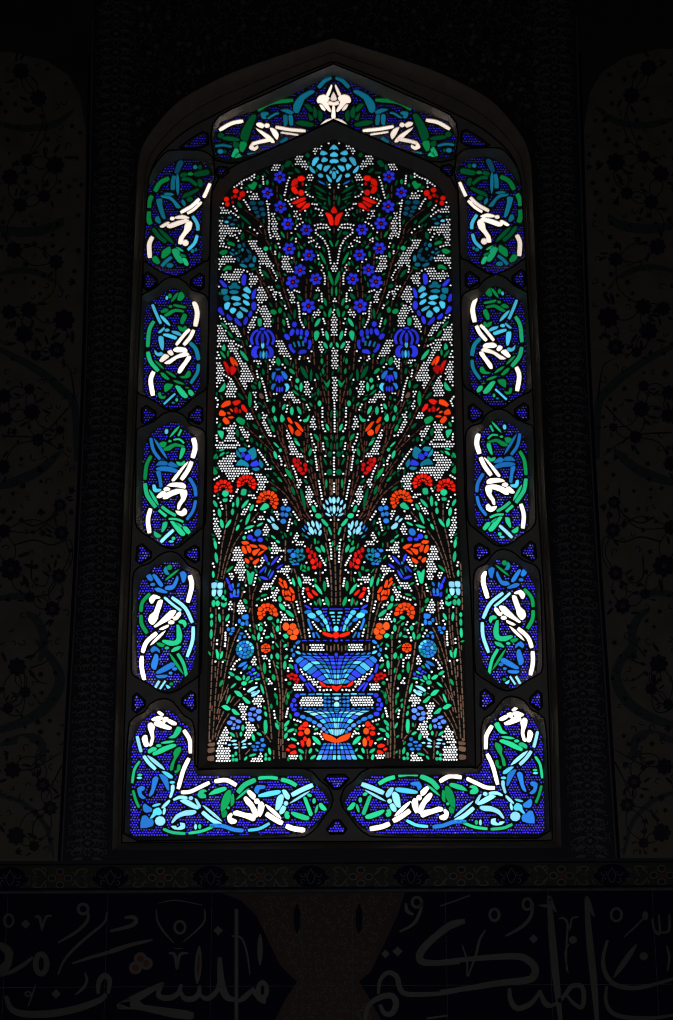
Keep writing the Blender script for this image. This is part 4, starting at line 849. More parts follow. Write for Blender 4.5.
# ------------------------------------------------------------------ central panel
CEN_OUT = [(333.4,121),(300,136),(264,152),(240,163),(223,174),(214,189),(211,205),(209,320),(204.5,500),(200,640),(198,768.5)]
CEN_GL = [(333.4,139),(322,144),(308,151),(283,160.5),(252,172.5),(233,185),(222,201),(219,220),(217,320),(213,450),(210,560),(207.5,660),(206.5,762)]
def close_sym(half):
    r = [mir(*p) for p in half]
    if abs(r[0][0] - half[0][0]) < 2.0: r = r[1:]
    return half[::-1] + r      # bottom-left .. top .. bottom-right
def poly_interp(p): return p
def build_central():
    out_ = close_sym(spline(CEN_OUT, 3)); gl = close_sym(spline(CEN_GL, 3))
    c = at(337, 762, GY)
    root = empty('stained_glass_panel', (c.x, GY, c.z))
    tag(root, 'tall central stained glass panel of a blue vase overflowing with flowers', 'stained glass panel')
    pcs, chains, fields = parse(CENTRAL, .1)
    ras = Raster(200, 130, 475, 770)
    allp = []
    for (p, col, part, kind, sym) in pcs:
        t = tint(col, .22)
        sides = [(p, part, 'l')]
        if sym: sides.append(([mir(*q) for q in p], part, 'r'))
        for q, prt, sd in sides:
            key = prt
            if prt and sym and prt[0] not in CENTRE_PARTS: key = (prt[0], prt[1], sd)
            allp.append([q, col, key, kind, t if sd == 'l' else tint(col, .22)])
    # drop pieces that mostly lie on earlier ones
    order = sorted(allp, key=lambda a: 0 if (a[2] and a[2][0] != 'stem') else 1)
    kept = []
    edge = Raster(200, 130, 475, 770, 2); edge.fill(gl)
    for a in order:
        xs = centroid(a[0])
        if a[3] == 'stem':
            if ras.share(a[0]) > .12: continue
        else:
            q = fit(ras, a[0], .2 if not a[2] else .35)
            if q is None: continue
            a[0] = q
        if not all(edge.hit(x, y, .3) for x, y in a[0]): continue
        ras.fill(a[0]); kept.append(a)
    dots = []
    def put(x, y, r, m=.28):
        if ras.hit(x, y, r * .8 + m): return
        if not edge.m[min(edge.m.shape[0]-1, int((y - 130) * 2)), int((x - 200) * 2)]: return
        d = dotpoly(x, y, r); ras.fill(ell(x, y, r * .8, r * .8, 0, 6)); dots.append((d, tint('w', .12)))
    for p, sym in chains:
        for (x, y) in walk(p, 2.95):
            put(x + random.uniform(-.12, .12), y + random.uniform(-.12, .12), 1.16)
            if sym: put(*mir(x, y), 1.16)
    for p, sym in fields:
        xs = [q[0] for q in p]; ys = [q[1] for q in p]; y = min(ys) + .9; k = 0
        while y < max(ys) + .5:
            x = min(xs) + .9 + (1.3 if k % 2 else 0)
            while x < max(xs) + .5:
                if inside(grow(p, .9) if area(p) else p, np.array([x]), np.array([y]))[0]:
                    jx, jy = x + random.uniform(-.08, .08), y + random.uniform(-.08, .08); rr = random.uniform(1.02, 1.12)
                    put(jx, jy, rr)
                    if sym: put(*mir(jx, jy), rr)
                x += 2.6
            y += 2.5; k += 1
    # thin stalks and small dark leaves in the space left over
    def stalk(pts, col='m', w=1.35):
        gid = ('stem', 5000 + len(kept)); seg = walk(spline(pts, 8), 1.0); i = 0
        while i < len(seg) - 6:
            n = random.choice((6, 7, 8)); sgm = [seg[i], seg[min(len(seg) - 1, i + n // 2)], seg[min(len(seg) - 1, i + n - 1)]]
            b = band(sgm, w, .75)
            if ras.share(grow(b, .6)) < .02 and all(edge.hit(x, y, .3) for x, y in b):
                ras.fill(b); kept.append([b, col, gid, 'stem', tint(col, .25)])
            i += n
    for k in range(-15, 16):
        x0 = 336 + k * 1.25; a = k / 15
        for top in (330, 400):
            stalk([(335 + k * 1.9, 535), (334.5 + k * 4.4 + a * 4, 440), (334 + k * 6.4 + a * 14, top)], 'm')
    for s in (-1, 1):
        for k in range(9):
            b = (336.5 + s * (128 - k * .6), 756); q = [b, (b[0] - s * (4 + k * 1.6), 690), (b[0] - s * (2 + k * 5), 610), (b[0] - s * (4 + k * 7), 560)]
            stalk(q, 'n')
        for k in range(5):
            stalk([(336.5 + s * (56 - k * 2.2), 758), (336.5 + s * (55 - k * 2.6), 690), (336.5 + s * (57 - k * 5), 600), (336.5 + s * (60 - k * 9), 540)], 'n')
        for k in range(6):
            stalk([(334 + s * (30 + 11 * k), 400), (334 + s * (20 + 9 * k), 330), (334 + s * (14 + 13 * k), 260), (334 + s * (10 + 16 * k), 200)], 'm')
    fill = 0
    for _ in range(5200):
        x, y = random.uniform(206, 468), random.uniform(140, 762)
        an = math.atan2(-(150 + abs(620 - y)), (x - 335) * 1.6) + random.uniform(-.5, .5); L = random.uniform(3.2, 6.5); w = random.uniform(1.5, 2.6)
        lf = leaf((x, y), (x + L * math.cos(an), y + L * math.sin(an)), w)
        if ras.share(grow(lf, .5)) < .01 and all(edge.hit(u, v, .2) for u, v in lf):
            ras.fill(lf); kept.append([lf, 'k' if y < 540 or random.random() < .4 else 'g', None, 'leaf', tint('k' if y < 540 else 'g', .35)]); fill += 1
    print('filled', fill)
    print('central pieces', len(kept), 'of', len(allp), 'dots', len(dots))
    holes = [a[0] for a in kept] + [d[0] for d in dots]
    lattice('plaster_lattice', grow(gl, 2.2), holes, root)
    ring('bevelled_surround', out_, gl, PY, GY, PLASTER, root)
    glass_mesh('white_dot_ground', dots, root, stuff=True)
    groups = {}; leaves = []
    for a in kept:
        if a[2]: groups.setdefault(a[2], []).append(a)
        else: leaves.append(a)
    stems = []
    for key, L in groups.items():
        nm = key[0]
        if nm == 'stem': stems.append(L); continue
        main_ = [a for a in L if not SUB.get(nm, {}).get(a[1]) and not (a[1] in 'Ggk' and nm in CALYX)]
        calyx = [a for a in L if a[1] in 'Ggk' and nm in CALYX]
        sub = [a for a in L if SUB.get(nm, {}).get(a[1])]
        if not main_: main_, calyx = calyx, []
        o = glass_mesh(nm, [(a[0], a[4]) for a in main_], root)
        if calyx: glass_mesh('calyx', [(a[0], a[4]) for a in calyx], o)
        if sub: glass_mesh(SUB[nm][sub[0][1]], [(a[0], a[4]) for a in sub], o)
    stems.sort(key=lambda L: -sum(abs(area(a[0])) for a in L))
    for L in stems[:95]: glass_mesh('stem', [(a[0], a[4]) for a in L], root)
    rest = [a for L in stems[95:] for a in L]
    if rest: glass_mesh('thin_stem', [(a[0], a[4]) for a in rest], root, stuff=True)
    leaves.sort(key=lambda a: -abs(area(a[0])))
    for a in leaves[:95]: glass_mesh('leaf', [(a[0], a[4])], root)
    glass_mesh('small_leaf', [(a[0], a[4]) for a in leaves[95:]], root, stuff=True)
    return out_
CENTRE_PARTS = {'vase'}
CALYX = {'carnation', 'rose', 'trellis_flower'}
SUB = {'forget_me_not': {'R': 'flower_centre'}, 'vase': {'r': 'red_collar', 'o': 'red_collar'}, 'lotus': {'b': 'outer_petals'}}
# ------------------------------------------------------------------ border panels
def LITE(x, y, gl):      # paler pieces gather in the heart of the lower panels
    if y < 430: return .03
    cx, cy = centroid(gl); return (.4 if abs(x - cx) < 20 and y > 470 else .05) * (.45 if y > 700 else 1)
FAM = {'W': 'white_scroll', 'G': 'green_dragon_scroll', 'g': 'green_dragon_scroll', 'k': 'green_dragon_scroll'}
def clusters(L, gap=2.4):
    """pieces that nearly touch belong to the same scroll"""
    n = len(L); g = list(range(n))
    def find(i):
        while g[i] != i: i = g[i]
        return i
    for i in range(n):
        for j in range(i):
            if find(i) != find(j) and min(math.dist(a, b) for a in L[i][0] for b in L[j][0]) < gap: g[find(i)] = find(j)
    out = {}
    for i in range(n): out.setdefault(find(i), []).append(L[i])
    return list(out.values())
def border_panel(out_, gl, pieces, label, name='border_glass_panel', group=None):
    cx, cy = centroid(gl); bx = max(gl, key=lambda p: p[1])
    b = at(cx, bx[1], GY)
    root = empty(name, (b.x, GY, b.z)); tag(root, label, 'stained glass panel', group)
    x0, x1 = min(p[0] for p in gl) - 3, max(p[0] for p in gl) + 3; y0, y1 = min(p[1] for p in gl) - 3, max(p[1] for p in gl) + 3
    ras = Raster(x0, y0, x1, y1, 6); kept = []
    for (p, c) in pieces:
        p = fit(ras, p, .5)
        if p is None: continue
        ras.fill(p); kept.append((p, c))
    dots = []; y = y0; k = 0; sp = 2.6
    g2 = Raster(x0, y0, x1, y1, 4); g2.fill(gl)
    while y < y1:
        x = x0 + (sp / 2 if k % 2 else 0)
        while x < x1:
            jx, jy = x + random.uniform(-.2, .2), y + random.uniform(-.2, .2)
            i, j = int((jy - y0) * 4), int((jx - x0) * 4)
            if 0 <= i < g2.m.shape[0] and 0 <= j < g2.m.shape[1] and g2.m[i, j] and not ras.hit(jx, jy, 1.3):
                dots.append((dotpoly(jx, jy, random.uniform(.86, .98), 6), tint('D' if random.random() < LITE(jx, jy, gl) else 'd', .3)))
            x += sp
        y += sp * .97; k += 1
    lattice('plaster_lattice', grow(gl, 1.2), [p for p, c in kept] + [d[0] for d in dots], root)
    ring('bevelled_surround', out_, gl, PY, GY, PLASTER, root)
    glass_mesh('blue_dot_ground', dots, root, stuff=True)
    fams = {}
    for p, c in kept: fams.setdefault(FAM.get(c, 'turquoise_scroll'), []).append((p, tint(c, .18)))
    for n, L in fams.items():
        for M in clusters(L): glass_mesh(n, M, root)
    return root
OUTL = {
 'C1': ([(168,151),(186,150),(203,151),(212,157),(214,166),(214.5,178),(211.5,192),(209.5,255),(203,262),(192,269),(178,276.5),(160,271),(148,263),(140.5,256),(140,225),(143,195),(148,178),(157,162)],
        [(179,159.5),(193,159.5),(205,163),(211,170),(212.5,180),(210,188),(204,202),(201.5,215),(201.5,258),(193,266),(184,272),(172,275.5),(160,270.5),(145,260),(144,225),(146.5,195),(153,182),(165,168)]),
 'C2': ([(172.5,277),(180,279),(187,284),(192,290),(202,293.5),(208.5,302),(208,345),(207.5,385),(199,393.5),(192,398.5),(184,406),(175,411),(166,409),(157,402.5),(148,397.5),(138,392.5),(136,382),(137,342),(138,302),(144,294),(155,288),(164,280)],
        [(174,288),(181,291),(187,298),(197,303),(200,316),(200,345),(200,385),(196,392),(188,400),(180,407),(170,408.5),(160,404),(150,397),(144.5,392),(144,345),(145,316),(149,303),(159,297),(166,291)]),
 'C3': ([(172,411.5),(180,413.5),(186,418),(190.5,425),(201,429),(206,438),(206,480),(205,522),(199,530),(189.5,538),(180,546),(172,548.5),(163,546),(152,538.5),(142,532),(135.5,522),(136,480),(136.5,433),(144,426),(154,421.5),(163,414)],
        [(172.5,421.5),(180,424),(186,431),(196,437),(197.5,452),(197.5,520),(190,533),(180,542),(171,546),(159,543.5),(150,537),(143.5,528),(142.5,495),(142.5,465),(145,444),(151,433),(160,427)]),
 'C4': ([(170,551.5),(178,554),(184,560),(189,566),(198,571),(201.5,585),(201,666),(197,677),(187.5,683.5),(178,690),(168,693),(158,690),(148,683),(138,678),(131.5,670),(132,625),(133,578),(138,568),(150,563),(160,555)],
        [(170,561),(178,563),(184,570),(192,575),(196,590),(196,645),(192,668),(182,680),(173,688),(162,690),(152,688.5),(138,674),(137,627),(139,590),(144,578),(155,567)]),
 'C5': ([(165,698.5),(172,701),(178,708),(183,715),(192.5,721),(195,732),(194.5,770.5),(225,768.5),(303,768),(313,772.5),(320,781),(329,787.5),(333,799),(331,807),(325,815),(319,824),(312,832),(303,837.5),(220,839.5),(123.5,841),(125.5,790),(127.5,740),(129.5,722),(136,716),(144,712.5),(150,704),(157,700)],
        [(162,709),(173,712),(180,720),(189,727),(192,738),(192,760),(196.5,776),(225,776.5),(300,775.5),(310,780),(321,790),(328.5,801),(327.5,810),(316,822),(307,831),(298,834),(200,835.5),(130,837),(130.5,800),(131.5,745),(135,733),(141,723),(151,713)]),
}
TOP_OUT = [(333.4,64),(300,78),(264,95),(232,109),(219,116),(213,124),(211,136),(213,150),(215,160),(228,163),(241,162),(262,153),(300,136),(333.4,120)]
TOP_GL = [(333.4,75.5),(324,78.5),(316,83),(291,95.5),(254,111),(232,118.5),(221,123),(216.5,130),(213.5,143),(215.5,155),(224,158.5),(234,158.5),(248,155),(283,145),(306,132),(318,126),(333.4,118.5)]
def section(text, key):
    on = False; out = []
    for l in text.splitlines():
        if l.startswith('#'): on = l[1:].strip() == key; continue
        if on: out.append(l)
    return '\n'.join(out)
ORD = {'C1': 'uppermost', 'C2': 'second from the top', 'C3': 'third from the top', 'C4': 'fourth from the top'}
def build_border():
    holes = []
    for key, (o, g) in OUTL.items():
        pcs, _, _ = parse(section(BORDER, key), .24)
        for side in 'lr':
            f = (lambda q: q) if side == 'l' else (lambda q: [mirb(*a, -.6) for a in q])
            fp = (lambda q: q) if side == 'l' else (lambda q: [mirb(*a, 0 if key == 'C1' else -2.8) for a in q])
            if key == 'C5': lab = 'L-shaped border glass panel at the bottom %s corner, white green and turquoise scrolls' % ('left' if side == 'l' else 'right')
            elif key == 'C1': lab = 'tapered border glass cartouche under the arch shoulder, uppermost on the %s side' % ('left' if side == 'l' else 'right')
            else: lab = 'lobed border glass cartouche on the %s side, %s of its column' % ('left' if side == 'l' else 'right', ORD[key])
            o, g = (o, g) if side == 'r' else (chaikin(o, .15), chaikin(g, .1)) if key == 'C5' else (rounded(o, 3, 0), rounded(g, 3, 0))
            border_panel(f(o), f(g), [(fp(p[0]), p[1]) for p in pcs], lab, 'corner_glass_panel' if key == 'C5' else 'border_glass_panel', 'scrollwork glass panels around the window border')
            holes.append(f(o))
    top = TOP_OUT[:]; full = TOP_OUT + [mirb(*p) for p in TOP_OUT[1:-1]][::-1]
    gl = TOP_GL + [mirb(*p) for p in TOP_GL[1:-1]][::-1]
    pcs, _, _ = parse(section(BORDER, 'TOP'), .16); L = []
    for (p, c, part, kind, sym) in pcs:
        L.append((p, c))
        if sym: L.append(([mirb(*q) for q in p], c))
    border_panel(full, gl, L, 'arched top glass panel with a white lily flower between green dragon scrolls', 'arch_glass_panel', 'scrollwork glass panels around the window border')
    holes.append(full)
    SP = [([(182,148),(192,140.5),(205.5,132.5),(206.5,145)], 'top', 'outer'), ([(218,168.5),(228,170),(219.5,177)], 'top', 'inner'),
          ([(145.6,273),(157,281.6),(145.8,290)], 1, 'outer'), ([(190.5,282.6),(202,274.5),(202,289)], 1, 'inner'),
          ([(144,406.5),(156,414.7),(143.4,424)], 2, 'outer'), ([(188.5,416.8),(200.4,406.5),(200.6,423)], 2, 'inner'),
          ([(139.5,544.5),(151.5,555),(137.9,563)], 3, 'outer'), ([(184.3,554),(197,546.5),(197.3,562)], 3, 'inner'),
          ([(135,694),(145,703.5),(134.3,712)], 4, 'outer'), ([(181.8,701.5),(193.3,692),(193.8,711)], 4, 'inner')]
    nm = {1: 'first and second', 2: 'second and third', 3: 'third and fourth', 4: 'fourth and bottom'}
    items = []
    for p, k, io in SP:
        for side, q in (('left', p), ('right', [mirb(*a, -.6) for a in p])):
            if k == 'top': lab = 'small blue dotted glass triangle, %s one at the %s arch shoulder' % (io, side)
            else: lab = 'small blue dotted glass triangle, %s %s, between %s cartouches' % (io, side, nm[k])
            items.append((q, lab))
    items.append(([(324.5,777),(348.5,776.5),(336.6,789.5)], 'small blue dotted glass triangle pointing down between the two corner panels'))
    items.append(([(327.5,832),(346,831.5),(336.8,820)], 'small blue dotted glass triangle pointing up between the two corner panels'))
    for q, lab in items:
        o = grow(chaikin(q, .2), 2.0)
        border_panel(o, chaikin(q, .12), [], lab, 'blue_spandrel_pane', 'small blue dotted spandrel panes'); holes.append(o)
    return holes
MO_OUT = [(333.2,38),(283,54.5),(240,69.5),(212,82),(179,101),(157,124),(143,145),(138,165),(136.3,193),(131,320),(124,500),(116.5,680),(112,850)]
MO_MID = [(333.3,52),(290,68),(246,86),(214,100),(184,118),(164,137),(150,156),(145,175),(143.5,196),(137,320),(130,500),(122.5,680),(118,845.5)]
MO_IN = [(333.3,62),(300,75.5),(264,91.5),(218,114),(190,129),(172,143),(158,158),(150.5,176),(148,196),(141,320),(133.5,500),(126.5,680),(122.3,842)]
# ------------------------------------------------------------------ tiles of the wall around the window
CREAM = mat('cream_glaze', (.34, .295, .245), .35, (.25, .22, .19), .05, 12, .25)
NAVY = mat('navy_glaze', (.011, .013, .050), .5, (.015, .018, .07), .05, 10, .08)
DARKN = mat('dark_blue_motif', (.05, .05, .085), .4, (.03, .035, .07), 0, 40, .2)
SAGE = mat('grey_green_leaf_glaze', (.13, .15, .15), .4, (.10, .115, .12), 0, 60, .2)
OCHRE = mat('ochre_glaze', (.34, .27, .17), .4, (.28, .23, .16), 0, 30, .2)
STRIPG = mat('strip_ground_glaze', (.06, .055, .075), .4, (.05, .05, .07), 0, 20, .2)
STRIPL = mat('strip_line_glaze', (.27, .25, .26), .4, (.20, .19, .22), 0, 20, .2)
REDB = mat('red_brown_ground_glaze', (.16, .075, .05), .4, (.10, .06, .045), 0, 20, .2)
REDM = mat('coral_red_glaze', (.32, .08, .04), .4, None, 0, 20, .2)
LETTER = mat('letter_glaze', (.27, .25, .22), .35, (.22, .205, .18), 0, 12, .25)
JOINT = mat('joint_grout', (.30, .31, .36), .8, (.16, .17, .22), 0, 30, .1)
def relief(name, polys, material, root, h=.0012, base=0.0):
    V, F = [], []; h0 = h
    for k_, p in enumerate(polys):
        if len(p) < 3: continue
        h = h0 + 2e-6 * (k_ % 40)
        if area(p) > 0: p = p[::-1]
        n = len(p); b = len(V)
        V += [at(x, y, -base - h) for x, y in p]; V += [v + Vector((0, h, 0)) for v in V[b:b + n]]
        F.append(list(range(b, b + n)))
        for k in range(n): F.append([b + k, b + n + k, b + n + (k + 1) % n, b + (k + 1) % n])
    return mesh(name, V, F, material, root) if V else None
def each(name, groups, material, root, h, base=0.0):
    """one part for every motif of a list"""
    for g in groups: relief(name, g, material, root, h, base)
def wmir(p):
    q = at(*p, 0.0); return proj((2 * .002 - q.x, 0.0, q.z))
def annulus(x, y, rx, ry, w, n=14):
    out = []
    for k in range(n):
        a0, a1 = 2 * math.pi * k / n, 2 * math.pi * (k + 1) / n
        out.append([(x + (rx) * math.cos(a0), y + ry * math.sin(a0)), (x + rx * math.cos(a1), y + ry * math.sin(a1)), (x + (rx - w) * math.cos(a1), y + (ry - w) * math.sin(a1)), (x + (rx - w) * math.cos(a0), y + (ry - w) * math.sin(a0))])
    return out
def quads(p, w):
    """a stroke as short convex pieces"""
    p = spline(p, 4); out = []
    w = w if callable(w) else (lambda t, w=w: w); n = len(p)
    e = []
    for i in range(n):
        a, b = p[max(0, i - 1)], p[min(n - 1, i + 1)]; dx, dy = b[0] - a[0], b[1] - a[1]; L = math.hypot(dx, dy) or 1; h = w(i / (n - 1)) / 2
        e.append(((p[i][0] - dy / L * h, p[i][1] + dx / L * h), (p[i][0] + dy / L * h, p[i][1] - dx / L * h)))
    for i in range(n - 1): out.append([e[i][0], e[i + 1][0], e[i + 1][1], e[i][1]])
    return out
def letters(text):
    ox = oy = 0; sc = 5.18; out = []; grp_ = []
    for line in text.strip().splitlines():
        if line[0] == '@': ox, oy = map(float, line[1:].split()); continue
        for it in line.split(';'):
            c = it[0]; v = list(map(float, it[1:].split())); X = lambda i: (ox + v[i] / sc, oy + v[i + 1] / sc)
            k0 = len(out)
            if c == 'O': out += annulus(*X(0), v[2] / sc, v[3] / sc, v[4] / sc)
            elif c == 'Q': x, y = X(0); r = v[2] / sc; out.append([(x, y - r), (x + r, y), (x, y + r), (x - r, y)])
            elif c == 'T':
                w = v[0] / sc; pp = [X(i) for i in range(1, len(v) - 1, 2)]
                out += quads(pp, lambda t: w * (.55 + .45 * math.sin(math.pi * min(1, max(0, t)))) * 1.15)
            elif c == 'P': out.append(chaikin([X(i) for i in range(0, len(v) - 1, 2)], .15))
            elif c == 'L': out.append(leaf(X(0), X(2), v[4] / sc))
            elif c == 'B': out.append(ell(*X(0), v[2] / sc, v[3] / sc))
            grp_.append(out[k0:])
    return grp_
def curl(x, y, r, a0, turn, w):
    pts = []
    for k in range(7):
        a = a0 + turn * k / 6 * 4.4; rr = r * (1 - .8 * k / 6); pts.append((x + rr * math.cos(a), y + rr * math.sin(a)))
    return quads(pts, lambda t: w * (1 - .4 * t))
def rosette_p(x, y, r, n=8):
    return [ell(x + r * .62 * math.cos(2 * math.pi * k / n), y + r * .62 * math.sin(2 * math.pi * k / n), r * .42, r * .34, math.degrees(2 * math.pi * k / n), 7) for k in range(n)] + [ell(x, y, r * .55, r * .55, 0, 8)]
EDGE = [(92, -30), (90, 100), (88, 200), (84, 370), (77, 540), (69, 690), (60, 860)]
def edge_x(y): return float(np.interp(y, [e[1] for e in EDGE], [e[0] for e in EDGE]))
def field_panel(side):
    f = (lambda p: p) if side == 'l' else (lambda p: [wmir(q) for q in p])
    g = at(0 if side == 'l' else 673, 860, 0)
    root = empty('floral_tile_panel', (g.x, 0, g.z))
    tag(root, 'dim floral tile panel at the far %s, dark blossoms and curling leaves on cream' % ('left' if side == 'l' else 'right'), 'tile panel', 'floral tile panels either side of the window')
    bg = [(-60, 55), (10, 52), (45, 60), (68, 75), (80, 95), (86, 130)] + [(edge_x(y) - 2, y) for y in (200, 370, 540, 690, 861)] + [(-60, 861)]
    relief('cream_ground', f_list(f, [bg]), CREAM, root, .001)
    B = .001
    leaves = []
    for pts, w in (([(36, 640), (59, 672), (53, 699), (27, 720), (-20, 736)], 11), ([(-10, 344), (36, 369), (62, 390), (75, 408), (76, 462)], 9), ([(-10, 488), (14, 482), (40, 470), (60, 452)], 10),
                   ([(26, 612), (38, 622), (44, 640), (40, 662)], 9), ([(0, 745), (24, 738), (40, 742), (44, 762)], 10), ([(-10, 600), (18, 596), (34, 600)], 7), ([(-10, 793), (21, 802), (45, 825), (54, 858)], 5),
                   ([(-10, 226), (20, 232), (50, 228), (76, 212)], 10), ([(-10, 120), (20, 128), (52, 125), (74, 110)], 7), ([(-6, 276), (20, 270), (46, 276), (64, 292)], 6)):
        leaves.append(f_list(f, quads(pts, lambda t, w=w: w * (.35 + .65 * math.sin(math.pi * t) ** .6))))
    each('curling_leaf', leaves, SAGE, root, .0004, B)
    seg = []
    for d, w in ((14, 40), ): pass
    och = [chaikin(p) for p in ([(-10, 810), (18, 812), (38, 832), (46, 858), (-10, 860)], [(18, 735), (30, 738), (34, 756), (26, 766), (16, 752)], [(62, 472), (76, 470), (74, 492), (66, 500)], [(44, 280), (60, 284), (58, 306), (48, 306)], [(42, 545), (62, 545), (68, 562), (44, 566)], [(62, 204), (80, 208), (78, 250), (66, 246)], [(55, 125), (64, 130), (66, 150), (52, 142)])]
    each('ochre_leaf', [f_list(f, [q]) for q in och], OCHRE, root, .0005, B)
    FL = [(17, 667, 10), (25, 692, 6.5), (8, 708, 6), (12.5, 770, 9), (43, 785, 8), (50, 808, 8), (38, 757, 4), (60, 505, 7), (61.5, 533, 8), (59, 576, 8), (52.5, 609, 8.5), (10.7, 569, 12), (3.5, 531, 8), (30, 597, 6), (3, 467, 8),
          (64, 320, 11.5), (57, 350, 9), (29, 310, 9), (9, 312, 8), (24, 334, 10), (36, 355, 6), (29.5, 389, 6), (32, 412, 9), (5, 419, 8), (4, 396, 8), (21, 71, 9), (38.5, 98, 9), (55, 165, 10), (10, 177, 9), (27, 160, 7), (44, 196, 7), (20, 205, 8), (56, 262, 8), (14, 250, 9), (38, 440, 7), (60, 430, 5), (16, 836, 10), (34, 846, 6)]
    vines = []
    for i, (x, y, r) in enumerate(FL):
        near = sorted(FL, key=lambda q: math.dist(q[:2], (x, y)))[1:3]
        for (x2, y2, r2) in near:
            mx, my = (x + x2) / 2 + (y2 - y) * .22, (y + y2) / 2 - (x2 - x) * .22
            vines += quads([(x, y), (mx, my), (x2, y2)], 1.0)
        for k in range(3):
            a = random.uniform(0, 6.28); c = (x + math.cos(a) * r * 1.2, y + math.sin(a) * r * 1.2); e = (x + math.cos(a + .3) * r * 2.1, y + math.sin(a + .3) * r * 2.1)
            if e[0] < edge_x(e[1]) - 3: vines.append(leaf(c, e, r * .32))
    for pts in ([(-5, 705), (14, 716), (24, 706), (24, 660)], [(30, 660), (40, 648), (52, 640)], [(30, 668), (44, 663), (52, 656)], [(30, 674), (40, 682), (48, 684)], [(20, 520), (34, 526), (50, 518), (60, 505)], [(14, 545), (34, 540), (52, 545), (70, 540), (72, 560), (66, 572)], [(32, 560), (32, 580), (44, 586), (50, 575)],
                [(62, 765), (52, 785), (46, 800)], [(30, 770), (46, 762), (62, 752)], [(75, 400), (70, 370), (60, 362)], [(68, 408), (50, 428), (38, 436)], [(2, 436), (36, 438), (60, 450), (70, 458)]):
        vines += quads(pts, lambda t: 1.7 - t)
    ras = Raster(-20, 40, 100, 870, 2); ras.m[:] = True; q = Raster(-20, 40, 100, 870, 2); q.fill(bg); ras.m &= ~q.m
    for (x, y, r) in FL: ras.fill(ell(x, y, r * 1.1, r * 1.1))
    scr = []
    for _ in range(900):
        x, y = random.uniform(-4, 88), random.uniform(58, 856); r = random.uniform(2.6, 4.8)
        if ras.hit(x, y, r): continue
        ras.fill(ell(x, y, r * 1.25, r * 1.25))
        if random.random() < .45:
            scr += curl(x, y, r, random.uniform(0, 6.28), random.choice((-1, 1)), 1.1)
        elif random.random() < .5:
            a = random.uniform(0, 6.28)
            for t in (-.9, 0, .9): scr.append(leaf((x - r * .6 * math.cos(a), y - r * .6 * math.sin(a)), (x + r * math.cos(a + t), y + r * math.sin(a + t)), r * .5))
        else: scr += rosette_p(x, y, r * .62, 6)
    relief('small_scroll', f_list(f, scr), DARKN, root, .0007, B)
    relief('vine', f_list(f, vines), DARKN, root, .0006, B)
    fl = []
    for (x, y, r) in FL: fl.append(f_list(f, rosette_p(x, y, r * .93)))
    each('blossom', fl, DARKN, root, .0011, B)
    relief('blossom_centre', f_list(f, [q for (x, y, r) in FL[4:12] + FL[16:17] for q in [ell(x + 1.7 * math.cos(a * 1.256), y + 1.7 * math.sin(a * 1.256), 1.0, .7, a * 72, 6) for a in range(5)]]), STRIPL, root, .0006, B + .0011)
    band_ = quads([(edge_x(y) - 1, y) for y in (55, 200, 370, 540, 690, 861)], 3.0)
    relief('navy_edge_line', f_list(f, band_), NAVY, root, .0008, B)
    relief('pale_edge_line', f_list(f, quads([(edge_x(y) + 1.6, y) for y in (20, 200, 370, 540, 690, 861)], 1.0)), STRIPL, root, .0006, B)
def f_list(f, L): return [f(p) for p in L]
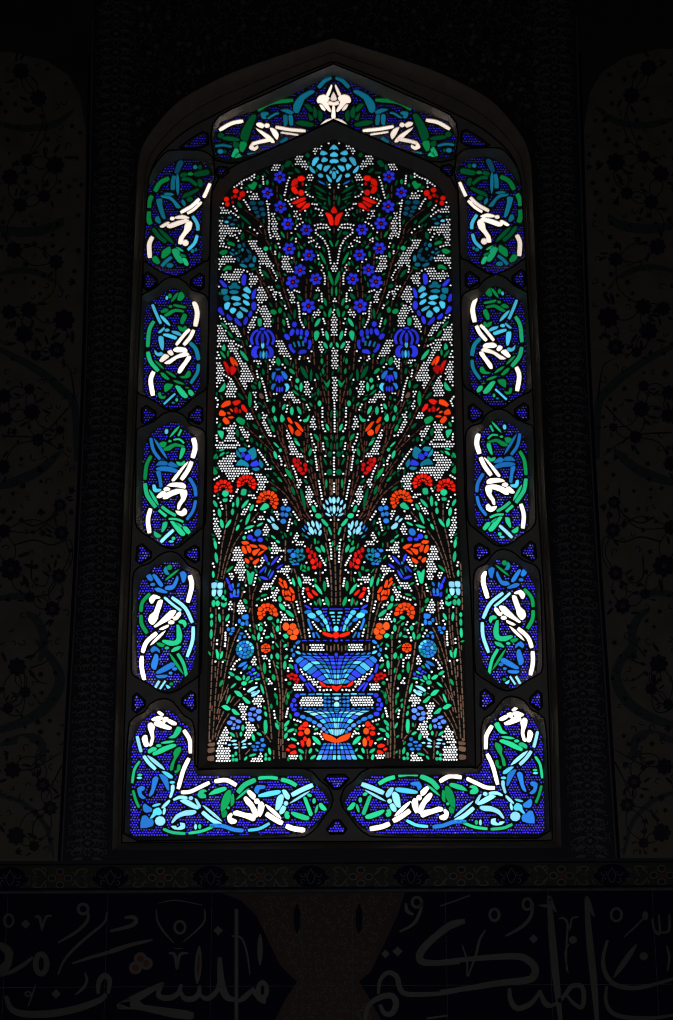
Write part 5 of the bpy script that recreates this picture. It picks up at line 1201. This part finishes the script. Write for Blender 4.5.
def strip_panels():
    """the arabesque tiles that wrap the window"""
    out = grow(MO_OUT_FULL, .5)
    g = at(337, 861, 0)
    root = empty('arabesque_tile_surround', (g.x, 0, g.z))
    tag(root, 'dark arabesque tilework wrapping both sides and the arch of the window', 'tile panel')
    oc = [(-40, -45)] + [(edge_x(y) + 2.5, y) for y in (100, 200, 370, 540, 690)] + [(63, 861)]
    oc = [(edge_x(-45) + 2.5, -45)] + oc[1:]
    outl = oc + [wmir(p) for p in oc[::-1]]
    lattice('tile_ground', outl, [out], root, fy=-.001, th=.001, material=STRIPG)
    def ok(x, y, r):
        return not _ras.hit(x, y, r)
    _ras = Raster(40, -45, 640, 870, 1); _ras.m[:] = True
    q = Raster(40, -45, 640, 870, 1); q.fill(outl); _ras.m &= ~q.m; q2 = Raster(40, -45, 640, 870, 1); q2.fill(out); _ras.m |= q2.m
    lines, spots = [], []
    y = -40; k = 0
    while y < 858:
        # a column of diamonds down the middle of each strip
        xa = edge_x(y) + 3; xb = float(np.interp(y, [p[1] for p in MO_OUT[24:]], [p[0] for p in MO_OUT[24:]])) - 1
        cx = (xa + xb) / 2 if y > 150 else xa + 22
        for s in (0, 1):
            F = (lambda p: p) if s == 0 else (lambda p: [wmir(a) for a in p])
            if k % 2 == 0:
                for d in (5.2,): 
                    dm = [(cx, y - d * 1.1), (cx + d * 1.5, y), (cx, y + d * 1.1), (cx - d * 1.5, y), (cx, y - d * 1.1)]
                    if ok(cx, y, 6): lines += [F(a) for a in quads(dm, .9)]; spots.append(F(ell(cx, y, 2.4, 1.8)))
            else:
                if ok(cx, y, 6):
                    for n in range(6): lines.append(F(ell(cx + 3.4 * math.cos(n * 1.047), y + 3.0 * math.sin(n * 1.047), 1.5, 1.0, n * 60, 6)))
            for dx in (-17, -13, -9, 9, 13, 17):
                yy = y + random.uniform(-3, 3)
                if ok(cx + dx, yy, 3.2): lines += [F(a) for a in curl(cx + dx, yy, 3.5, random.uniform(0, 6.28), random.choice((-1, 1)), .95)]
                if ok(cx + dx * .7, y + 6, 2): lines.append(F(leaf((cx + dx * .5, y + 5), (cx + dx * .9, y + 8), 1.6)))
        y += 9.2; k += 1
    # arch spandrels
    y = -36
    while y < 150:
        x = 130
        while x < 545:
            jx, jy = x + random.uniform(-2.5, 2.5), y + random.uniform(-2.5, 2.5)
            if ok(jx, jy, 4.5) and 132 < jx < 542:
                lines += curl(jx, jy, random.uniform(3.2, 4.6), random.uniform(0, 6.28), random.choice((-1, 1)), .95)
                a = random.uniform(0, 6.28); lines.append(leaf((jx + 4 * math.cos(a), jy + 4 * math.sin(a)), (jx + 7 * math.cos(a), jy + 7 * math.sin(a)), 1.7))
                if random.random() < .15: spots.append(ell(jx, jy, 2.6, 2.2))
            x += 9.5
        y += 9.0
    relief('arabesque_line', lines, STRIPL, root, .0004, .001)
    relief('arabesque_flower', spots, OCHRE, root, .0006, .001)
def hline(y0, x):      # a level line on the wall that passes the picture's left edge at y0
    z = at(0, y0, 0).z; lo, hi = y0 - 40, y0 + 40
    for _ in range(30):
        m = (lo + hi) / 2
        if at(x, m, 0).z > z: lo = m
        else: hi = m
    return (x, (lo + hi) / 2)
XS = [-30, 100, 240, 337, 430, 570, 703]
def frieze():
    g = at(337, 893, 0); root = empty('flower_tile_frieze', (g.x, 0, g.z))
    tag(root, 'narrow horizontal tile frieze of flowers and blue medallions below the window', 'tile frieze')
    top = [hline(864, x) for x in XS]; bot = [hline(892.5, x) for x in XS]
    relief('olive_ground', [top + bot[::-1]], mat('olive_ground_glaze', (.10, .11, .065), .4, (.07, .08, .055), 0, 30, .2), root, .001)
    relief('pale_line', [hl for hl in quads(bot, 1.1)], JOINT, root, .0016)
    relief('navy_line', quads([hline(865, x) for x in XS], 1.6) + quads([hline(889.5, x) for x in XS], 2.4), NAVY, root, .0006, .001)
    med, pet, cen, ln, cr = [], [], [], [], []
    for i in range(8):
        cx = 10 + 100.3 * i; cy = hline(878.5, cx)[1] - .0
        med.append(chaikin([(cx - 20, cy), (cx - 10, cy - 10), (cx, cy - 12), (cx + 10, cy - 10), (cx + 20, cy), (cx + 10, cy + 9), (cx, cy + 11), (cx - 10, cy + 9)], .2))
        for s in (-1, 1):
            ln += curl(cx + s * 7, cy - 3, 4, 0 if s > 0 else 3.1, s, .9) + curl(cx + s * 7, cy + 4, 3.4, 2, -s, .9)
        ln += quads([(cx, cy - 8), (cx + 4, cy), (cx, cy + 7), (cx - 4, cy), (cx, cy - 8)], .8)
        fx = cx + 50; fy = hline(878.5, fx)[1]
        for (jx, jy) in ((-33, -4), (-33, 5), (33, -4), (33, 5), (-24, 0), (24, 0)): ln += curl(fx + jx, fy + jy, 3.0, random.uniform(0, 6), 1, .9)
        for k in range(4):
            a = k * math.pi / 2; x, y = fx + 8 * math.cos(a), fy + 6.5 * math.sin(a)
            cr += annulus(x, y, 4.6, 3.8, 1.3, 9); pet.append(ell(x, y, 3.2, 2.5))
        cen.append(ell(fx, fy, 3.0, 2.6)); 
        for s in (-1, 1):
            for t in (-1, 1):
                cr += quads([(fx + s * 14, fy + t * 2), (fx + s * 20, fy + t * 9), (fx + s * 27, fy + t * 8), (fx + s * 24, fy + t * 4)], 1.2)
                cr += curl(fx + s * 16, fy + t * 7, 3.5, random.uniform(0, 6), s * t, 1.0)
    each('blue_medallion', [[q] for q in med], NAVY, root, .0005, .001); relief('medallion_scroll', ln, STRIPL, root, .0005, .0015)
    relief('cream_scroll', cr, CREAM, root, .0005, .001); each('navy_petal', [[q] for q in pet], DARKN, root, .0006, .001); each('red_flower_centre', [[q] for q in cen], REDM, root, .0007, .001)
def calligraphy():
    ytop = 894.2
    tp = lambda x: hline(ytop, x)
    left = [tp(-60), tp(60), tp(222), (241, 900.5), (256.7, 916), (266, 936), (280, 965), (297, 982), (285.6, 999), (276, 1018), (262, 1042), (-60, 1050)]
    right = [tp(405), (397.6, 915), (386, 940), (370.5, 972), (359, 981.5), (368.6, 997), (380, 1018), (394, 1042), (733, 1042), tp(733)]
    L = letters(CALLI)
    def split(P):
        return [p for p in P if centroid(p[0])[0] < 330], [p for p in P if centroid(p[0])[0] >= 330]
    for i, (pl, lt, nm) in enumerate(((left, split(L)[0], 'left'), (right, split(L)[1], 'right'))):
        g = at(150 if i == 0 else 520, 1042, 0); root = empty('calligraphy_tile_panel', (g.x, 0, g.z))
        tag(root, 'navy tile panel with large cream Arabic lettering along the bottom, %s of the two' % nm, 'calligraphy panel', 'calligraphy tile panels along the bottom')
        relief('navy_ground', [pl], NAVY, root, .001)
        each('arabic_letter', lt, LETTER, root, .0012, .001)
        if i == 0:
            relief('pomegranate_flower', [ell(110 + x / 5.18, 880 + y / 5.18, 6.6, 6.6, 0, 12) for x, y in ((158, 408), (188, 432), (132, 455))], LETTER, root, .001, .001)
            relief('red_petal', [ell(110 + x / 5.18, 880 + y / 5.18, 3.4, 3.4, 0, 10) for x, y in ((158, 408), (188, 432), (132, 455))] + [leaf((110 + 462 / 5.18, 880 + 385 / 5.18), (110 + 455 / 5.18, 880 + 490 / 5.18), 3)], REDM, root, .0008, .0022)
    # reddish centre between the two
    g = at(335, 1042, 0); root = empty('red_arabesque_tile_panel', (g.x, 0, g.z))
    tag(root, 'reddish brown arabesque tile field between the two calligraphy panels', 'tile panel')
    mid = [tp(222), (241, 900.5), (256.7, 916), (266, 936), (280, 965), (297, 982), (285.6, 999), (276, 1018), (262, 1042), (394, 1042), (380, 1018), (368.6, 997), (359, 981.5), (370.5, 972), (386, 940), (397.6, 915), tp(405)]
    relief('red_brown_ground', [mid], REDB, root, .001)
    ras = Raster(200, 880, 430, 1050, 2); ras.m[:] = True; q = Raster(200, 880, 430, 1050, 2); q.fill(mid); ras.m &= ~q.m
    ln = []; y = 897
    while y < 1040:
        x = 232 + (3.5 if int(y) % 2 else 0)
        while x < 400:
            jx, jy = x + random.uniform(-1.5, 1.5), y + random.uniform(-1.5, 1.5)
            if not ras.hit(jx, jy, 3.6): ln += curl(jx, jy, random.uniform(2.8, 3.9), random.uniform(0, 6.28), random.choice((-1, 1)), .85)
            x += 7.6
        y += 7.2
    relief('arabesque_line', ln, STRIPL, root, .0004, .001)
    relief('blue_cypress', [leaf((297, 905), (297, 932), 7), leaf((359, 905), (359, 932), 7)], NAVY, root, .0006, .001)
def joints():
    L = []
    for x, y0, y1 in ((8, 893, 1040), (108, 893, 1040), (212, 893, 1040), (302, 893, 1040), (352, 893, 1040), (445, 893, 1040), (548, 893, 1040), (652, 893, 1040)):
        a = at(x, y0, 0); 
        top, bot = (x, hline(y0 + .3, x)[1]), proj((a.x, 0, at(x, y1, 0).z))
        L += quads([top, bot], .45)
    L += quads([hline(987.5, x) for x in XS], .5)
    o = relief('tile_joint_line', L, JOINT, None, .0003, .0023)
    tag(o, 'thin pale mortar joints between the tiles of the bottom band', 'mortar joint', kind='stuff')
def close_b(half):
    r = [mirb(*p) for p in half]
    if abs(r[0][0] - half[0][0]) < 2.0: r = r[1:]
    return half[::-1] + r
MO_OUT, MO_MID, MO_IN = spline(MO_OUT, 4), spline(MO_MID, 4), spline(MO_IN, 4)
MO_OUT_FULL = close_b(MO_OUT)
def build_room():
    full = close_sym
    o, m, i = close_b(MO_OUT), close_b(MO_MID), close_b(MO_IN)
    FRAME = mat('frame_moulding', (.46, .37, .31), .75, (.38, .31, .26), .15, 25, .1)
    LINE = mat('dark_red_line', (.035, .010, .010), .8, None, 0, 10, .1)
    win = empty('window_1', tuple(at(337, 850, PY))); win['kind'] = 'structure'
    ring('outer_moulding', o, m, 0.0, .03, FRAME, win)
    ring('inner_moulding', m, i, .03, PY, FRAME, win)
    # fine raised beads along the moulding
    for nm, src, y, w in (('moulding_bead', m, .026, .9), ('inner_bead', grow(i, .8), PY - .008, .8)):
        s = walk(src + [src[0]], 6); V, F = [], []
        L = [(x, yy) for x, yy in s]
        V = []; n = len(L)
        for k in range(n):
            a, b = L[k - 1], L[(k + 1) % n]; dx, dy = b[0] - a[0], b[1] - a[1]; q = math.hypot(dx, dy) or 1; nx, ny = -dy / q * w, dx / q * w
            V += [at(L[k][0] - nx, L[k][1] - ny, y + .006), at(L[k][0], L[k][1], y - .004), at(L[k][0] + nx, L[k][1] + ny, y + .006)]
        for k in range(n - 1):
            for j in (0, 1): F.append([3 * k + j, 3 * k + j + 1, 3 * k + j + 4, 3 * k + j + 3])
        mesh(nm, V, F, LINE if nm == 'inner_bead' else FRAME, win)
    holes = HOLES
    lattice('plaster_tracery', grow(i, .3), [grow(h, .5) for h in holes], win, PY, .02, PLASTER)
    for h in holes: ring('outline_groove', grow(h, 1.0), grow(h, -.6), PY - .0006, PY + .0004, LINE, win)
    # wall shell
    zt, zb, W, D = 6.5, 0.0, 3.4, -5.2
    def px(x, y, z): return proj((x, y, z))
    outl = [px(-W, 0, zb), px(-W, 0, zt), px(W, 0, zt), px(W, 0, zb)]
    WALL = mat('wall_tile_ground', (.10, .095, .11), .5, (.07, .07, .085), .1, 6, .2)
    w = lattice('wall_back', outl, [grow(o, -.15)], None, 0.0, .25, WALL); w['kind'] = 'structure'
    RW = mat('room_wall', (.18, .17, .16), .9, (.14, .13, .12), .1, 4, .1)
    def box(name, x0, y0, z0, x1, y1, z1):
        V = [(x, y, z) for x in (x0, x1) for y in (y0, y1) for z in (z0, z1)]
        F = [[0, 1, 3, 2], [4, 6, 7, 5], [0, 4, 5, 1], [2, 3, 7, 6], [0, 2, 6, 4], [1, 5, 7, 3]]
        s = mesh(name, V, F, RW); s['kind'] = 'structure'
    box('floor', -W - .2, D - .2, -.2, W + .2, .25, 0)
    box('ceiling', -W - .2, D - .2, zt, W + .2, .25, zt + .2)
    box('wall_left', -W - .2, D - .2, 0, -W, 0, zt); box('wall_right', W, D - .2, 0, W + .2, 0, zt)
    box('wall_front', -W, D - .2, 0, W, D, zt)
def sky_and_fill():
    w = bpy.data.worlds.new('sky'); bpy.context.scene.world = w; w.use_nodes = True; nt = w.node_tree; nt.nodes.clear()
    o = nt.nodes.new('ShaderNodeOutputWorld'); bg = nt.nodes.new('ShaderNodeBackground'); tc = nt.nodes.new('ShaderNodeTexCoord'); sx = nt.nodes.new('ShaderNodeSeparateXYZ'); r = nt.nodes.new('ShaderNodeValToRGB')
    nt.links.new(tc.outputs['Generated'], sx.inputs[0]); nt.links.new(sx.outputs['Z'], r.inputs['Fac']); nt.links.new(r.outputs['Color'], bg.inputs['Color']); nt.links.new(bg.outputs[0], o.inputs[0])
    e = r.color_ramp.elements; S = 3.2
    stops = [(0.0, (2.4, 2.35, 2.3)), (.16, (2.3, 2.25, 2.2)), (.26, (1.75, 1.75, 1.75)), (.36, (1.2, 1.18, 1.16)), (.45, (.92, .88, .86)), (.52, (.76, .72, .70)), (.75, (.5, .55, .65))]
    for k, (p, c) in enumerate(stops):
        q = e[k] if k < 2 else e.new(p)
        q.position = p; q.color = (*[v / S for v in c], 1)
    bg.inputs['Strength'].default_value = S
    L = bpy.data.lights.new('room_fill', 'AREA'); L.shape = 'RECTANGLE'; L.size = 3.0; L.size_y = 1.2; L.energy = LAMP; L.color = (.92, .95, 1.0)  # unseen fill lamp added low behind the camera to light the tiled wall
    lo = bpy.data.objects.new('room_fill', L); lo.location = (0, -4.7, .9); lo.rotation_euler = (R(95), 0, 0); COL.objects.link(lo)
LAMP = 5.0
def camera():
    c = bpy.data.cameras.new('camera'); c.sensor_fit = 'HORIZONTAL'; c.sensor_width = 36; c.lens = FPX * 36 / 673
    c.clip_start = .05; c.clip_end = 200
    o = bpy.data.objects.new('camera', c); o.matrix_world = Matrix.Translation(CAM) @ ROT.to_4x4(); COL.objects.link(o)
    s = bpy.context.scene; s.camera = o
    v = s.view_settings; v.view_transform = 'Standard'; v.look = 'None'; v.gamma = 1; v.exposure = 0; v.use_curve_mapping = False
    s.cycles.transparent_max_bounces = 24; s.cycles.use_denoising = True; s.cycles.filter_width = 1.2
import time; _t = time.time()
cen_out = build_central(); print('central', time.time() - _t)
HOLES = build_border() + [close_sym(spline(CEN_OUT, 3))]; print('border', time.time() - _t)
build_room(); field_panel('l'); field_panel('r'); strip_panels(); frieze(); calligraphy(); joints()
sky_and_fill(); camera(); print('all', time.time() - _t)
